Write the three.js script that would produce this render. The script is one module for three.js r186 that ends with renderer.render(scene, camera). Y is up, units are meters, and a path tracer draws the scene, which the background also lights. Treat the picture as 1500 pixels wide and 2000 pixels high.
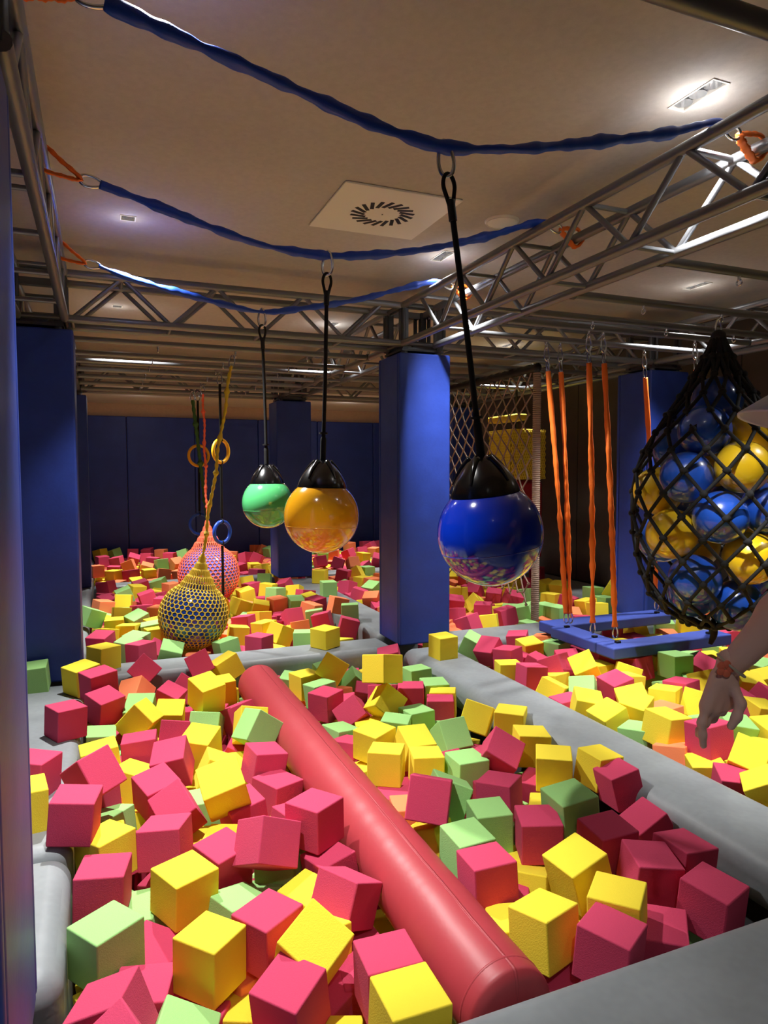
import * as THREE from 'three';
import { RoundedBoxGeometry } from 'three/addons/geometries/RoundedBoxGeometry.js';
import { mergeGeometries } from 'three/addons/utils/BufferGeometryUtils.js';

// ---------------------------------------------------------------- camera, exposure, lights
const scene = new THREE.Scene();
const R = THREE.MathUtils.degToRad;
const camera = new THREE.PerspectiveCamera(2 * Math.atan(1000 / 1353.4) * 180 / Math.PI, 0.75, 0.05, 60);
camera.position.set(0, 1.25, 0);
camera.lookAt(Math.sin(R(22.22)) * Math.cos(R(3.233)), 1.25 - Math.sin(R(3.233)), -Math.cos(R(22.22)) * Math.cos(R(3.233)));
camera.rotateZ(R(-0.1525));
const renderer = new THREE.WebGLRenderer({ antialias: true });
renderer.toneMapping = THREE.LinearToneMapping;
renderer.toneMappingExposure = 0.92;
renderer.shadowMap.enabled = true;
scene.background = new THREE.Color(0x000000);
const CEIL = 2.62;
// recessed downlights: x, z, number of cells, candela, aim offset x and z, cone
const LAMPS = [
  [2.05, -1.98, 3, 54, 0.84, -0.25, 30, 'above the box truss on the beam side'],
  [0.17, -4.04, 1, 42, 0.25, 0.5, 45, 'between the second and third blue ropes'],
  [0.16, -1.98, 1, 31, 0.12, -0.12, 34, 'over the pit corner with the red roll'],
  [2.04, -4.0, 3, 32, 0.75, -0.3, 41, 'beside the round ceiling speaker'],
  [4.1, -3.93, 3, 28, -0.4, 0.1, 46, 'over the hanging swing boards'],
  [4.1, -1.98, 3, 10, -0.5, -0.2, 46, 'over the pit of the person'],
  [2.02, -6.19, 3, 42, -0.35, 0.1, 42, 'behind the cross truss near the pillar'],
  [0.16, -6.17, 1, 42, 0.4, 0.0, 40, 'behind the cross truss near the ledge'],
  [0.5, -9.6, 3, 34, 0.3, 0.3, 42, 'in the lowered ceiling by the navy wall'],
  [3.4, -9.6, 3, 34, 0.0, 0.3, 42, 'in the lowered ceiling beyond the far pillar'],
  [4.1, -6.5, 3, 16, -0.4, 0.0, 48, 'over the pit below the climbing net'],
  [0.16, 0.3, 1, 6, 0.0, -0.2, 50, 'over the grey platform'],
];

// ---------------------------------------------------------------- helpers
let seed = 12345;
const rnd = () => { seed = (seed * 1664525 + 1013904223) >>> 0; return seed / 4294967296; };
const V = (x, y, z) => new THREE.Vector3(x, y, z);
const used = {};
const numbered = n => { const k = used[n] = (used[n] === undefined ? 0 : used[n] + 1); return k ? n + '_' + String(k).padStart(3, '0') : n; };
function mark(o, label, category, group) { o.userData.label = label; o.userData.category = category; if (group) o.userData.group = group; return o; }
function shade(o) { o.castShadow = true; o.receiveShadow = true; return o; }
function thing(name, label, category, pos = [0, 0, 0], group) {
  const g = new THREE.Group(); g.name = numbered(name); g.position.set(...pos); scene.add(g); return mark(g, label, category, group);
}
function part(parent, name, geo, mat, label) { const m = shade(new THREE.Mesh(geo, mat)); m.name = name; parent.add(m); if (label) m.userData.label = label; return m; }
function solo(name, geo, mat, label, category, group) { const m = shade(new THREE.Mesh(geo, mat)); m.name = numbered(name); scene.add(m); return mark(m, label, category, group); }
function struct(name, geo, mat, label, category) { const m = shade(new THREE.Mesh(geo, mat)); m.name = name; m.userData = { kind: 'structure', label, category }; scene.add(m); return m; }
function metreUV(g) {   // box mapping in metres
  const p = g.attributes.position, n = g.attributes.normal, uv = new Float32Array(p.count * 2);
  for (let i = 0; i < p.count; i++) {
    const ax = Math.abs(n.getX(i)), ay = Math.abs(n.getY(i)), az = Math.abs(n.getZ(i));
    let u, v;
    if (ay >= ax && ay >= az) { u = p.getX(i); v = p.getZ(i); } else if (ax >= az) { u = p.getZ(i); v = p.getY(i); } else { u = p.getX(i); v = p.getY(i); }
    uv[2 * i] = u; uv[2 * i + 1] = v;
  }
  g.setAttribute('uv', new THREE.BufferAttribute(uv, 2)); return g;
}
function padUV(g) {   // rounded box: each of its six sides mapped flat, in metres
  const p = g.attributes.position, n = p.count / 6, uv = new Float32Array(p.count * 2);
  for (let i = 0; i < p.count; i++) { const s = Math.floor(i / n) >> 1; uv[2 * i] = s === 0 ? p.getZ(i) : p.getX(i); uv[2 * i + 1] = s === 1 ? p.getZ(i) : p.getY(i); }
  g.setAttribute('uv', new THREE.BufferAttribute(uv, 2)); return g;
}
const rbox = (x0, x1, y0, y1, z0, z1, r = 0.01, s = 3) => padUV(new RoundedBoxGeometry(x1 - x0, y1 - y0, z1 - z0, s, r).translate((x0 + x1) / 2, (y0 + y1) / 2, (z0 + z1) / 2));
const bbox = (x0, x1, y0, y1, z0, z1) => metreUV(new THREE.BoxGeometry(x1 - x0, y1 - y0, z1 - z0).translate((x0 + x1) / 2, (y0 + y1) / 2, (z0 + z1) / 2));
function rod(a, b, r, seg = 12, r2 = r, open = false) {
  const d = b.clone().sub(a), L = d.length(), g = new THREE.CylinderGeometry(r2, r, L, seg, 1, open);
  g.applyQuaternion(new THREE.Quaternion().setFromUnitVectors(V(0, 1, 0), d.normalize()));
  return g.translate((a.x + b.x) / 2, (a.y + b.y) / 2, (a.z + b.z) / 2);
}
function sweep(pts, rad, { n = 80, seg = 10, closed = false, twist = () => 0, straight = false } = {}) {   // rad(t) -> [rx, ry]
  const c = straight ? new THREE.CurvePath() : new THREE.CatmullRomCurve3(pts, closed, 'centripetal');
  if (straight) for (let i = 0; i + 1 < pts.length; i++) c.add(new THREE.LineCurve3(pts[i], pts[i + 1]));
  const P = [], T = [];
  for (let i = 0; i <= n; i++) { P.push(c.getPointAt(Math.min(1, i / n))); T.push(c.getTangentAt(Math.min(1, i / n))); }
  let nor = Math.abs(T[0].y) < 0.9 ? V(0, 1, 0) : V(1, 0, 0);
  nor.sub(T[0].clone().multiplyScalar(nor.dot(T[0]))).normalize();
  const pos = [], idx = [], uv = [];
  for (let i = 0; i <= n; i++) {
    nor.sub(T[i].clone().multiplyScalar(nor.dot(T[i]))).normalize();
    const bi = T[i].clone().cross(nor), [rx, ry] = rad(i / n), tw = twist(i / n);
    for (let k = 0; k < seg; k++) {
      const a = k / seg * 2 * Math.PI, u = Math.cos(a) * rx, v = Math.sin(a) * ry, ct = Math.cos(tw), st = Math.sin(tw);
      const q = P[i].clone().addScaledVector(nor, u * ct - v * st).addScaledVector(bi, u * st + v * ct);
      pos.push(q.x, q.y, q.z); uv.push(k / seg * 0.1, i / n * 2);
    }
  }
  for (let i = 0; i < n; i++) for (let k = 0; k < seg; k++) {
    const a = i * seg + k, b = i * seg + (k + 1) % seg, c2 = a + seg, d = b + seg; idx.push(a, b, c2, b, d, c2);
  }
  if (!closed) for (const [base, flip] of [[0, 1], [n * seg, 0]]) {
    const ce = pos.length / 3, q = P[base ? n : 0]; pos.push(q.x, q.y, q.z); uv.push(0, 0);
    for (let k = 0; k < seg; k++) { const a = base + k, b = base + (k + 1) % seg; flip ? idx.push(ce, b, a) : idx.push(ce, a, b); }
  }
  const g = new THREE.BufferGeometry();
  g.setAttribute('position', new THREE.Float32BufferAttribute(pos, 3)); g.setAttribute('uv', new THREE.Float32BufferAttribute(uv, 2)); g.setIndex(idx); g.computeVertexNormals(); return g;
}
const merge = a => mergeGeometries(a.map(g => { const h = g.index ? g.toNonIndexed() : g; for (const k of Object.keys(h.attributes)) if (!['position', 'normal', 'uv'].includes(k)) h.deleteAttribute(k); return h; }), false);
function carabiner(p, up, len = 0.07, w = 0.034, r = 0.0045, side = V(1, 0, 0)) {   // oval steel ring hanging from p along -up
  const d = up.clone().normalize().negate(), s = side.clone().sub(d.clone().multiplyScalar(side.dot(d))).normalize(), pts = [];
  for (let i = 0; i < 12; i++) { const a = i / 12 * 2 * Math.PI; const t = (1 - Math.cos(a)) / 2; pts.push(p.clone().addScaledVector(d, t * len).addScaledVector(s, Math.sin(a) * w * (0.35 + 0.25 * t))); }
  return new THREE.TubeGeometry(new THREE.CatmullRomCurve3(pts, true), 28, r, 7, true);
}
// ---- noise textures
function hash2(x, y, s) { let h = (x * 374761393 + y * 668265263 + s * 982451653) | 0; h = Math.imul(h ^ (h >>> 13), 1274126177); return ((h ^ (h >>> 16)) >>> 0) / 4294967296; }
function vnoise(x, y, per, s) { const xi = Math.floor(x), yi = Math.floor(y), fx = x - xi, fy = y - yi, u = fx * fx * (3 - 2 * fx), v = fy * fy * (3 - 2 * fy), m = a => ((a % per) + per) % per;
  const a = hash2(m(xi), m(yi), s), b = hash2(m(xi + 1), m(yi), s), c = hash2(m(xi), m(yi + 1), s), d = hash2(m(xi + 1), m(yi + 1), s);
  return a + (b - a) * u + (c - a) * v + (a - b - c + d) * u * v; }
function tex(size, f, rep, srgb) {
  const d = new Uint8Array(size * size * 4);
  for (let y = 0; y < size; y++) for (let x = 0; x < size; x++) { const c = f(x / size, y / size); for (let k = 0; k < 3; k++) d[(y * size + x) * 4 + k] = Math.max(0, Math.min(255, (Array.isArray(c) ? c[k] : c) * 255)); d[(y * size + x) * 4 + 3] = 255; }
  const t = new THREE.DataTexture(d, size, size); t.wrapS = t.wrapT = THREE.RepeatWrapping; t.magFilter = THREE.LinearFilter; t.minFilter = THREE.LinearMipmapLinearFilter; t.generateMipmaps = true; t.repeat.set(rep, rep); if (srgb) t.colorSpace = THREE.SRGBColorSpace; t.needsUpdate = true; return t;
}
const foamGrain = tex(256, (u, v) => 0.5 * hash2(u * 256 | 0, v * 256 | 0, 3) + 0.5 * vnoise(u * 64, v * 64, 64, 4), 1);
const vinylWrinkle = tex(512, (u, v) => 0.72 * vnoise(u * 4, v * 4, 4, 5) + 0.25 * vnoise(u * 11, v * 11, 11, 6) + 0.03 * vnoise(u * 128, v * 128, 128, 8), 1);
const clothGrain = tex(256, (u, v) => 0.5 + 0.25 * Math.sin(u * 256 * Math.PI) * Math.sin(v * 256 * Math.PI) + 0.25 * (hash2(u * 256 | 0, v * 256 | 0, 9) - 0.5), 8);
const ceilTone = tex(256, (u, v) => { const k = 0.94 + 0.04 * vnoise(u * 40, v * 40, 40, 11) + 0.03 * hash2(u * 256 | 0, v * 256 | 0, 12); return [k, k, k]; }, 1.4, true);
const scuff = tex(512, (u, v) => { const k = 0.9 + 0.08 * vnoise(u * 9, v * 9, 9, 15) + 0.04 * vnoise(u * 60, v * 60, 60, 16); return [k, k, k]; }, 1, true);
// ---- materials
const std = (c, o = {}) => new THREE.MeshStandardMaterial({ color: c, roughness: 0.8, ...o });
const phys = (c, o = {}) => new THREE.MeshPhysicalMaterial({ color: c, ...o });
const foamMat = c => std(c, { roughness: 0.95, bumpMap: foamGrain, bumpScale: 0.0006 });
const M = {
  p: foamMat(0xca3d61), y: foamMat(0xf4db36), g: foamMat(0x9bd07c), o: foamMat(0xf98a58),
  navy: phys(0x2843a3, { roughness: 0.48, bumpMap: vinylWrinkle, bumpScale: 0.007, map: scuff }),
  greyVinyl: phys(0x8c9295, { roughness: 0.5, bumpMap: vinylWrinkle, bumpScale: 0.008, map: scuff }),
  redVinyl: phys(0xac3b43, { roughness: 0.45, bumpMap: vinylWrinkle, bumpScale: 0.004 }),
  swingBlue: std(0x34499f, { roughness: 0.7, bumpMap: clothGrain, bumpScale: 0.0005 }),
  steel: std(0x787a7e, { metalness: 0.5, roughness: 0.36 }),
  darkSteel: std(0x55585b, { metalness: 0.5, roughness: 0.5 }),
  chrome: std(0xd5d8da, { metalness: 1, roughness: 0.22 }),
  black: std(0x0d0d0f, { roughness: 0.6 }), blackCord: std(0x0b0b0c, { roughness: 0.85 }),
  blackRubber: phys(0x08080a, { roughness: 0.22, clearcoat: 0.6, clearcoatRoughness: 0.15 }),
  blueRope: phys(0x1746b8, { roughness: 0.45, sheen: 0.4, sheenColor: new THREE.Color(0x4a7cff), bumpMap: clothGrain, bumpScale: 0.001 }),
  orangeStrap: std(0xf2741c, { roughness: 0.6, bumpMap: clothGrain, bumpScale: 0.001 }),
  yellowCord: std(0xecc93a, { roughness: 0.8 }), coralCord: std(0xff7250, { roughness: 0.8 }), greenCord: std(0x3f6b35, { roughness: 0.85 }), tanCord: std(0xa48c7b, { roughness: 0.9 }),
  ceiling: std(0xc2bab2, { roughness: 0.9, map: ceilTone }), brownWall: std(0xc2a68e, { roughness: 0.9, map: ceilTone }),
  white: std(0xe8e4da, { roughness: 0.5 }), darkWall: std(0x4c423a, { roughness: 0.7, map: scuff }), floor: std(0x3a3a3c, { roughness: 0.9 }),
  yellowRing: phys(0xf0b020, { roughness: 0.35 }), blueRing: phys(0x2351c4, { roughness: 0.35 }),
};
const ballMat = c => phys(c, { roughness: 0.14, clearcoat: 1, clearcoatRoughness: 0.06 });

// measured layout of the loose foam cubes: colour, centre, quaternion xyz, size in mm, 1 on ledge 2 on beam
const ROLL = [0.863, -0.040, -4.266, 0.926, -0.115, -1.401];
const CUBES = [
  ['p',0.007,-0.043,-1.566,0.222,-0.556,0.076,142,142,142,0],
  ['y',0.653,-0.054,-1.447,0.514,0.505,-0.498,148,153,150,0],
  ['p',-0.006,-0.085,-1.752,-0.176,0.964,-0.049,144,144,144,0],
  ['g',0.141,-0.180,-1.708,-0.121,-0.795,-0.163,150,150,150,0],
  ['p',0.418,-0.105,-1.663,0.277,0.700,-0.577,145,142,149,0],
  ['p',0.668,-0.074,-1.614,0.506,0.479,-0.488,146,150,150,0],
  ['p',0.071,-0.179,-1.884,-0.002,-0.795,0.003,150,150,150,0],
  ['y',0.329,-0.263,-1.800,-0.067,-0.847,0.053,150,150,150,0],
  ['y',0.510,-0.056,-1.769,0.391,0.794,-0.403,151,150,150,0],
  ['y',0.248,-0.085,-1.884,0.295,0.641,-0.648,146,138,157,0],
  ['p',1.278,-0.073,-1.479,0.385,0.613,-0.608,149,148,150,0],
  ['g',-0.016,-0.078,-2.031,0.330,0.626,-0.625,141,153,151,0],
  ['p',0.417,-0.076,-1.911,0.335,0.624,-0.614,143,152,150,0],
  ['y',1.164,-0.081,-1.625,0.387,0.538,-0.614,138,157,150,0],
  ['y',1.393,-0.060,-1.581,0.289,0.639,-0.643,150,150,150,0],
  ['p',0.114,-0.223,-2.110,0.167,-0.318,-0.036,150,150,150,0],
  ['p',1.705,-0.074,-1.523,0.448,0.591,-0.546,149,147,150,0],
  ['p',0.684,-0.087,-2.003,0.415,0.464,-0.732,162,138,138,0],
  ['y',0.215,-0.063,-2.202,0.388,0.604,-0.596,151,154,143,0],
  ['p',-0.023,-0.068,-2.316,0.087,0.700,-0.706,150,148,150,0],
  ['y',0.587,-0.154,-2.100,0.341,0.650,-0.589,138,138,148,0],
  ['g',0.102,-0.213,-2.306,0.132,-0.837,0.059,150,150,150,0],
  ['p',1.626,-0.061,-1.701,0.621,0.415,-0.403,149,151,150,0],
  ['y',1.413,-0.056,-1.788,0.406,0.589,-0.436,151,150,150,0],
  ['p',1.138,-0.072,-1.903,0.496,0.475,-0.487,146,151,150,0],
  ['p',0.418,-0.242,-2.272,0.003,0.753,0.010,150,150,150,0],
  ['p',0.493,-0.002,-2.259,0.349,0.337,-0.766,156,161,147,0],
  ['p',1.797,-0.069,-1.727,0.517,0.487,-0.539,148,150,150,0],
  ['p',0.356,-0.087,-2.342,0.385,0.639,-0.572,148,145,150,0],
  ['p',-0.108,0.077,-2.554,0.110,0.721,-0.683,145,138,154,0],
  ['p',0.702,-0.128,-2.213,0.370,0.574,-0.554,148,138,149,0],
  ['y',-0.012,-0.071,-2.538,0.304,0.624,-0.629,149,148,150,0],
  ['y',1.344,-0.209,-1.979,0.049,0.920,-0.143,150,150,150,0],
  ['p',1.622,-0.059,-1.902,0.517,0.524,-0.466,144,156,150,0],
  ['g',1.166,-0.084,-2.088,0.505,0.527,-0.484,150,143,150,0],
  ['p',0.182,-0.049,-2.494,0.115,0.643,-0.742,150,162,138,0],
  ['y',-0.281,0.074,-2.701,0.045,-0.708,0.702,150,151,154,1],
  ['p',0.675,0.020,-2.310,-0.013,-0.470,0.007,150,150,150,0],
  ['p',1.450,-0.070,-2.067,0.590,0.410,-0.376,147,150,150,0],
  ['g',1.603,-0.018,-2.084,0.491,0.520,-0.451,155,155,151,0],
  ['p',1.122,0.019,-2.301,-0.790,-0.114,-0.254,156,150,159,0],
  ['p',0.657,-0.099,-2.502,0.437,0.551,-0.609,138,150,149,0],
  ['g',1.338,-0.093,-2.224,0.546,0.455,-0.438,145,140,154,0],
  ['p',-0.052,0.092,-2.819,-0.534,-0.748,0.393,156,143,145,0],
  ['p',1.918,-0.122,-2.010,0.366,0.569,-0.335,152,138,149,0],
  ['y',0.414,0.031,-2.669,0.527,0.678,-0.297,150,162,149,0],
  ['p',-0.271,0.073,-2.973,0.193,0.676,-0.696,151,149,150,1],
  ['p',0.250,-0.076,-2.762,-0.378,0.258,0.775,158,138,153,0],
  ['p',0.494,-0.107,-2.696,0.418,0.609,-0.490,150,148,150,0],
  ['y',0.351,-0.258,-2.747,0.041,0.673,-0.024,150,150,150,0],
  ['g',1.251,-0.045,-2.407,-0.072,-0.180,-0.196,150,150,150,0],
  ['y',2.463,-0.040,-1.937,-0.249,0.895,-0.047,150,150,150,0],
  ['p',1.478,-0.071,-2.379,0.293,0.608,-0.665,147,150,150,0],
  ['p',1.937,-0.028,-2.203,0.448,0.512,-0.428,137,132,142,0],
  ['p',-0.036,-0.040,-3.013,0.037,0.046,0.025,150,150,150,0],
  ['p',0.186,-0.073,-2.952,0.430,0.672,-0.490,149,148,150,0],
  ['g',0.372,-0.171,-2.908,0.008,-1.000,-0.000,150,150,150,0],
  ['y',1.943,-0.013,-2.338,0.505,0.528,-0.540,135,140,143,0],
  ['p',0.667,-0.121,-2.855,0.387,0.591,-0.622,161,154,138,0],
  ['p',1.136,-0.201,-2.694,-0.001,0.953,-0.001,150,150,150,0],
  ['y',1.793,-0.034,-2.447,0.199,0.689,-0.662,152,150,150,0],
  ['y',0.094,-0.114,-3.181,0.279,0.662,-0.682,139,145,151,0],
  ['y',2.607,-0.027,-2.159,0.318,0.801,-0.352,142,162,154,0],
  ['p',0.265,-0.028,-3.124,0.001,0.794,-0.585,147,156,155,0],
  ['y',0.447,-0.075,-3.058,0.616,0.367,-0.578,152,147,146,0],
  ['p',1.761,-0.166,-2.517,0.300,0.644,-0.606,138,147,149,0],
  ['y',-0.030,-0.033,-3.281,0.446,0.549,-0.493,150,156,150,0],
  ['p',0.646,-0.049,-3.007,0.505,0.497,-0.575,152,150,150,0],
  ['g',1.486,-0.087,-2.670,0.507,0.500,-0.506,147,150,145,0],
  ['y',1.158,-0.057,-2.815,0.197,0.661,-0.700,150,150,150,0],
  ['y',1.339,-0.090,-2.779,0.560,0.415,-0.442,150,141,150,0],
  ['p',1.652,-0.034,-2.660,0.841,0.355,-0.185,152,157,147,0],
  ['p',2.564,0.023,-2.327,0.456,0.497,-0.540,139,162,162,0],
  ['p',0.142,-0.045,-3.354,-0.721,-0.063,-0.014,153,151,150,0],
  ['y',2.639,-0.175,-2.351,0.038,-0.516,-0.180,150,150,150,0],
  ['y',1.853,-0.041,-2.708,0.021,0.572,-0.016,150,150,150,0],
  ['y',0.408,-0.040,-3.299,-0.003,0.950,0.137,150,150,150,0],
  ['p',-0.181,0.071,-3.588,0.383,0.596,-0.610,147,142,147,1],
  ['y',1.363,-0.066,-2.963,0.597,0.570,-0.413,150,148,150,0],
  ['y',1.140,-0.230,-3.049,-0.100,0.992,-0.038,150,150,150,0],
  ['y',2.506,0.011,-2.532,0.511,0.517,-0.544,157,155,155,0],
  ['y',1.206,-0.062,-3.082,0.362,0.639,-0.580,146,157,146,0],
  ['g',0.680,-0.002,-3.305,0.479,0.309,-0.757,146,155,156,0],
  ['y',3.021,-0.048,-2.373,0.045,0.620,0.067,150,150,150,0],
  ['g',2.872,-0.040,-2.457,0.021,-0.839,-0.108,150,150,150,0],
  ['p',2.610,-0.183,-2.564,-0.073,-0.950,0.303,150,150,150,0],
  ['g',-0.032,-0.101,-3.666,0.539,0.483,-0.507,151,138,149,0],
  ['g',1.608,-0.086,-3.047,0.307,0.314,-0.617,144,146,153,0],
  ['p',1.135,-0.170,-3.246,-0.073,-0.459,0.011,150,150,150,0],
  ['y',0.676,-0.034,-3.464,0.381,0.311,-0.675,151,141,162,0],
  ['p',0.314,-0.084,-3.610,0.477,0.344,-0.590,150,143,150,0],
  ['y',1.918,-0.035,-2.985,-0.003,-0.911,-0.002,150,150,150,0],
  ['g',1.380,-0.087,-3.231,0.220,0.680,-0.679,143,150,150,0],
  ['p',0.630,-0.203,-3.534,0.207,0.941,0.183,150,150,150,0],
  ['p',3.003,-0.031,-2.579,-0.134,0.879,-0.087,150,150,150,0],
  ['y',0.157,-0.033,-3.750,-0.414,-0.668,0.610,139,154,162,0],
  ['g',0.478,-0.078,-3.626,0.168,0.499,-0.847,154,151,150,0],
  ['y',2.440,-0.050,-2.857,0.045,0.000,0.201,150,150,150,0],
  ['y',1.804,-0.039,-3.126,-0.233,-0.878,-0.019,150,150,150,0],
  ['p',0.499,-0.228,-3.674,0.134,0.702,-0.687,151,149,138,0],
  ['y',3.207,-0.045,-2.590,0.109,0.627,-0.004,150,150,150,0],
  ['g',1.145,-0.170,-3.433,-0.047,-0.564,-0.042,150,150,150,0],
  ['y',0.498,0.071,-3.737,0.448,0.667,-0.491,162,138,162,0],
  ['y',2.622,-0.032,-2.862,0.352,0.701,-0.492,138,150,162,0],
  ['p',-0.010,-0.003,-3.960,0.090,-0.464,-0.092,150,150,150,0],
  ['g',1.543,-0.090,-3.321,0.462,0.520,-0.533,148,144,150,0],
  ['y',0.359,-0.247,-3.799,0.005,-0.003,0.047,150,150,150,0],
  ['p',0.666,-0.074,-3.707,-0.195,0.767,-0.032,150,150,150,0],
  ['y',0.317,-0.076,-3.855,0.089,0.801,-0.589,146,150,150,0],
  ['y',2.441,-0.038,-3.043,0.051,0.957,0.129,150,150,150,0],
  ['g',0.173,-0.067,-3.985,0.650,0.538,-0.298,152,147,150,0],
  ['y',1.416,0.170,-3.496,0.354,0.496,-0.694,162,162,153,0],
  ['y',1.427,-0.022,-3.480,0.114,0.624,-0.397,150,150,150,0],
  ['y',3.044,-0.038,-2.820,0.160,0.986,-0.025,150,150,150,0],
  ['p',3.216,-0.036,-2.754,-0.002,0.984,0.021,150,150,150,0],
  ['p',1.713,-0.068,-3.375,0.157,0.670,-0.707,148,150,150,0],
  ['p',-0.036,0.079,-4.116,0.368,0.633,-0.571,145,157,156,0],
  ['p',3.409,-0.040,-2.716,0.218,0.050,-0.233,150,150,150,0],
  ['y',2.728,-0.040,-2.997,-0.296,0.549,0.781,160,143,152,0],
  ['p',1.279,-0.104,-3.600,-0.410,0.084,0.796,138,154,146,0],
  ['y',2.936,-0.042,-2.972,-0.038,-0.500,0.006,150,150,150,0],
  ['y',-0.127,0.085,-4.261,0.328,0.667,-0.583,147,154,155,0],
  ['p',1.164,-0.070,-3.736,0.328,0.638,-0.609,147,147,153,0],
  ['y',1.788,-0.068,-3.488,0.175,0.647,-0.719,148,150,150,0],
  ['g',-0.382,0.074,-4.423,-0.014,0.736,-0.676,150,150,153,1],
  ['p',3.096,-0.030,-3.013,-0.048,0.134,0.000,150,150,150,0],
  ['p',1.492,-0.056,-3.669,0.005,0.940,-0.146,150,150,150,0],
  ['p',1.644,-0.056,-3.618,0.146,0.680,-0.702,151,150,150,0],
  ['p',2.755,-0.012,-3.175,0.073,0.018,0.103,150,150,150,0],
  ['p',3.166,-0.193,-3.034,-0.003,-0.989,0.123,150,150,150,0],
  ['y',3.292,-0.027,-3.031,-0.214,-0.881,0.258,150,150,150,0],
  ['g',1.807,-0.060,-3.643,0.555,0.452,-0.443,151,149,150,0],
  ['g',2.634,-0.059,-3.308,0.323,0.349,-0.851,151,152,147,0],
  ['y',2.464,-0.069,-3.395,-0.036,-0.420,-0.208,152,152,152,0],
  ['g',1.189,-0.075,-3.920,0.390,0.551,-0.547,149,147,150,0],
  ['y',3.553,-0.038,-2.961,0.073,-0.846,-0.140,150,150,150,0],
  ['o',0.162,-0.073,-4.344,0.258,0.285,-0.889,156,146,150,0],
  ['p',0.347,-0.104,-4.268,0.315,0.743,-0.589,139,148,149,0],
  ['y',2.918,-0.042,-3.267,-0.072,-0.997,0.024,150,150,150,0],
  ['y',0.652,-0.072,-4.220,0.472,0.549,-0.499,150,147,150,0],
  ['y',3.754,-0.042,-2.971,-0.079,0.485,0.141,150,150,150,0],
  ['p',0.223,0.042,-4.457,0.629,0.182,-0.666,144,148,144,0],
  ['p',0.452,-0.087,-4.396,0.611,0.216,-0.637,150,142,150,0],
  ['y',1.152,-0.066,-4.127,0.416,0.567,-0.561,151,148,150,0],
  ['y',1.312,0.028,-4.074,0.070,-0.190,-0.864,151,162,150,0],
  ['y',3.046,-0.040,-3.414,0.170,0.934,-0.071,150,150,150,0],
  ['p',2.493,-0.039,-3.646,0.047,0.997,-0.031,150,150,150,0],
  ['y',0.688,-0.172,-4.379,0.442,0.555,-0.556,147,150,138,0],
  ['p',0.553,0.044,-4.456,0.547,0.823,-0.086,141,143,141,0],
  ['y',2.820,0.005,-3.532,0.223,-0.188,0.282,150,150,150,0],
  ['y',0.723,0.008,-4.437,0.312,0.632,-0.444,145,154,142,0],
  ['y',-0.008,0.073,-4.750,0.324,0.625,-0.639,151,152,150,0],
  ['g',3.392,0.011,-3.359,0.509,0.477,-0.498,158,151,154,0],
  ['g',3.915,-0.040,-3.147,0.048,-0.712,0.083,150,150,150,0],
  ['g',1.855,-0.075,-3.988,0.470,0.499,-0.513,149,147,150,0],
  ['p',3.592,-0.040,-3.329,0.071,0.805,0.266,150,150,150,0],
  ['p',2.717,-0.018,-3.700,0.233,0.491,-0.700,159,152,150,0],
  ['y',2.431,-0.056,-3.814,0.559,0.410,-0.433,150,151,150,0],
  ['g',1.338,-0.075,-4.273,0.505,0.663,-0.430,148,148,150,0],
  ['p',3.231,-0.031,-3.526,0.024,-0.996,0.081,150,150,150,0],
  ['y',2.998,-0.075,-3.624,0.498,0.491,-0.504,148,147,150,0],
  ['g',1.512,-0.141,-4.235,-0.202,0.695,-0.586,148,138,146,0],
  ['y',1.672,-0.094,-4.177,0.647,0.610,-0.394,155,138,150,0],
  ['g',3.396,-0.164,-3.498,0.593,0.611,-0.016,138,161,144,0],
  ['p',2.888,-0.043,-3.800,0.067,0.561,0.169,150,150,150,0],
  ['p',-0.019,-0.043,-4.995,-0.200,-0.560,0.113,150,150,150,0],
  ['p',3.182,-0.050,-3.696,-0.042,0.202,-0.165,150,150,150,0],
  ['y',2.125,0.073,-4.148,0.479,0.534,-0.514,150,144,158,2],
  ['p',2.723,-0.074,-3.911,0.161,0.866,0.064,150,150,150,0],
  ['y',3.435,-0.032,-3.623,0.142,0.750,0.056,150,150,150,0],
  ['p',2.541,-0.014,-3.994,-0.019,-0.527,0.042,150,150,150,0],
  ['o',4.168,-0.040,-3.330,-0.286,-0.321,-0.106,150,150,150,0],
  ['p',1.824,-0.040,-4.362,0.135,-0.828,0.057,150,150,150,0],
  ['p',0.233,0.002,-5.048,-0.028,0.889,-0.010,150,150,150,0],
  ['p',2.481,0.007,-4.132,-0.188,0.813,0.254,150,150,150,0],
  ['g',0.421,-0.013,-4.978,0.126,0.974,0.165,151,151,151,0],
  ['p',2.678,-0.083,-4.078,0.084,0.227,-0.094,150,150,150,0],
  ['p',-0.023,0.057,-5.201,0.098,-0.261,0.015,146,146,146,0],
  ['o',0.603,-0.105,-5.015,0.001,-0.356,0.002,150,150,150,0],
  ['g',0.154,-0.007,-5.215,0.023,-0.873,-0.088,150,150,150,0],
  ['p',3.194,-0.044,-3.996,-0.193,0.560,0.259,150,150,150,0],
  ['y',1.468,0.072,-4.718,0.353,0.620,-0.604,154,153,139,2],
  ['g',2.455,0.001,-4.332,-0.015,-0.891,-0.232,150,150,150,0],
  ['g',3.010,-0.040,-4.104,0.001,0.179,0.003,150,150,150,0],
  ['y',2.837,-0.032,-4.176,-0.050,0.996,0.067,150,150,150,0],
  ['g',0.816,-0.022,-5.010,-0.096,0.792,0.030,150,150,150,0],
  ['p',0.346,-0.059,-5.204,0.030,-0.687,-0.393,150,150,150,0],
  ['p',1.046,-0.005,-4.983,-0.011,-0.936,0.001,150,150,150,0],
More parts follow.
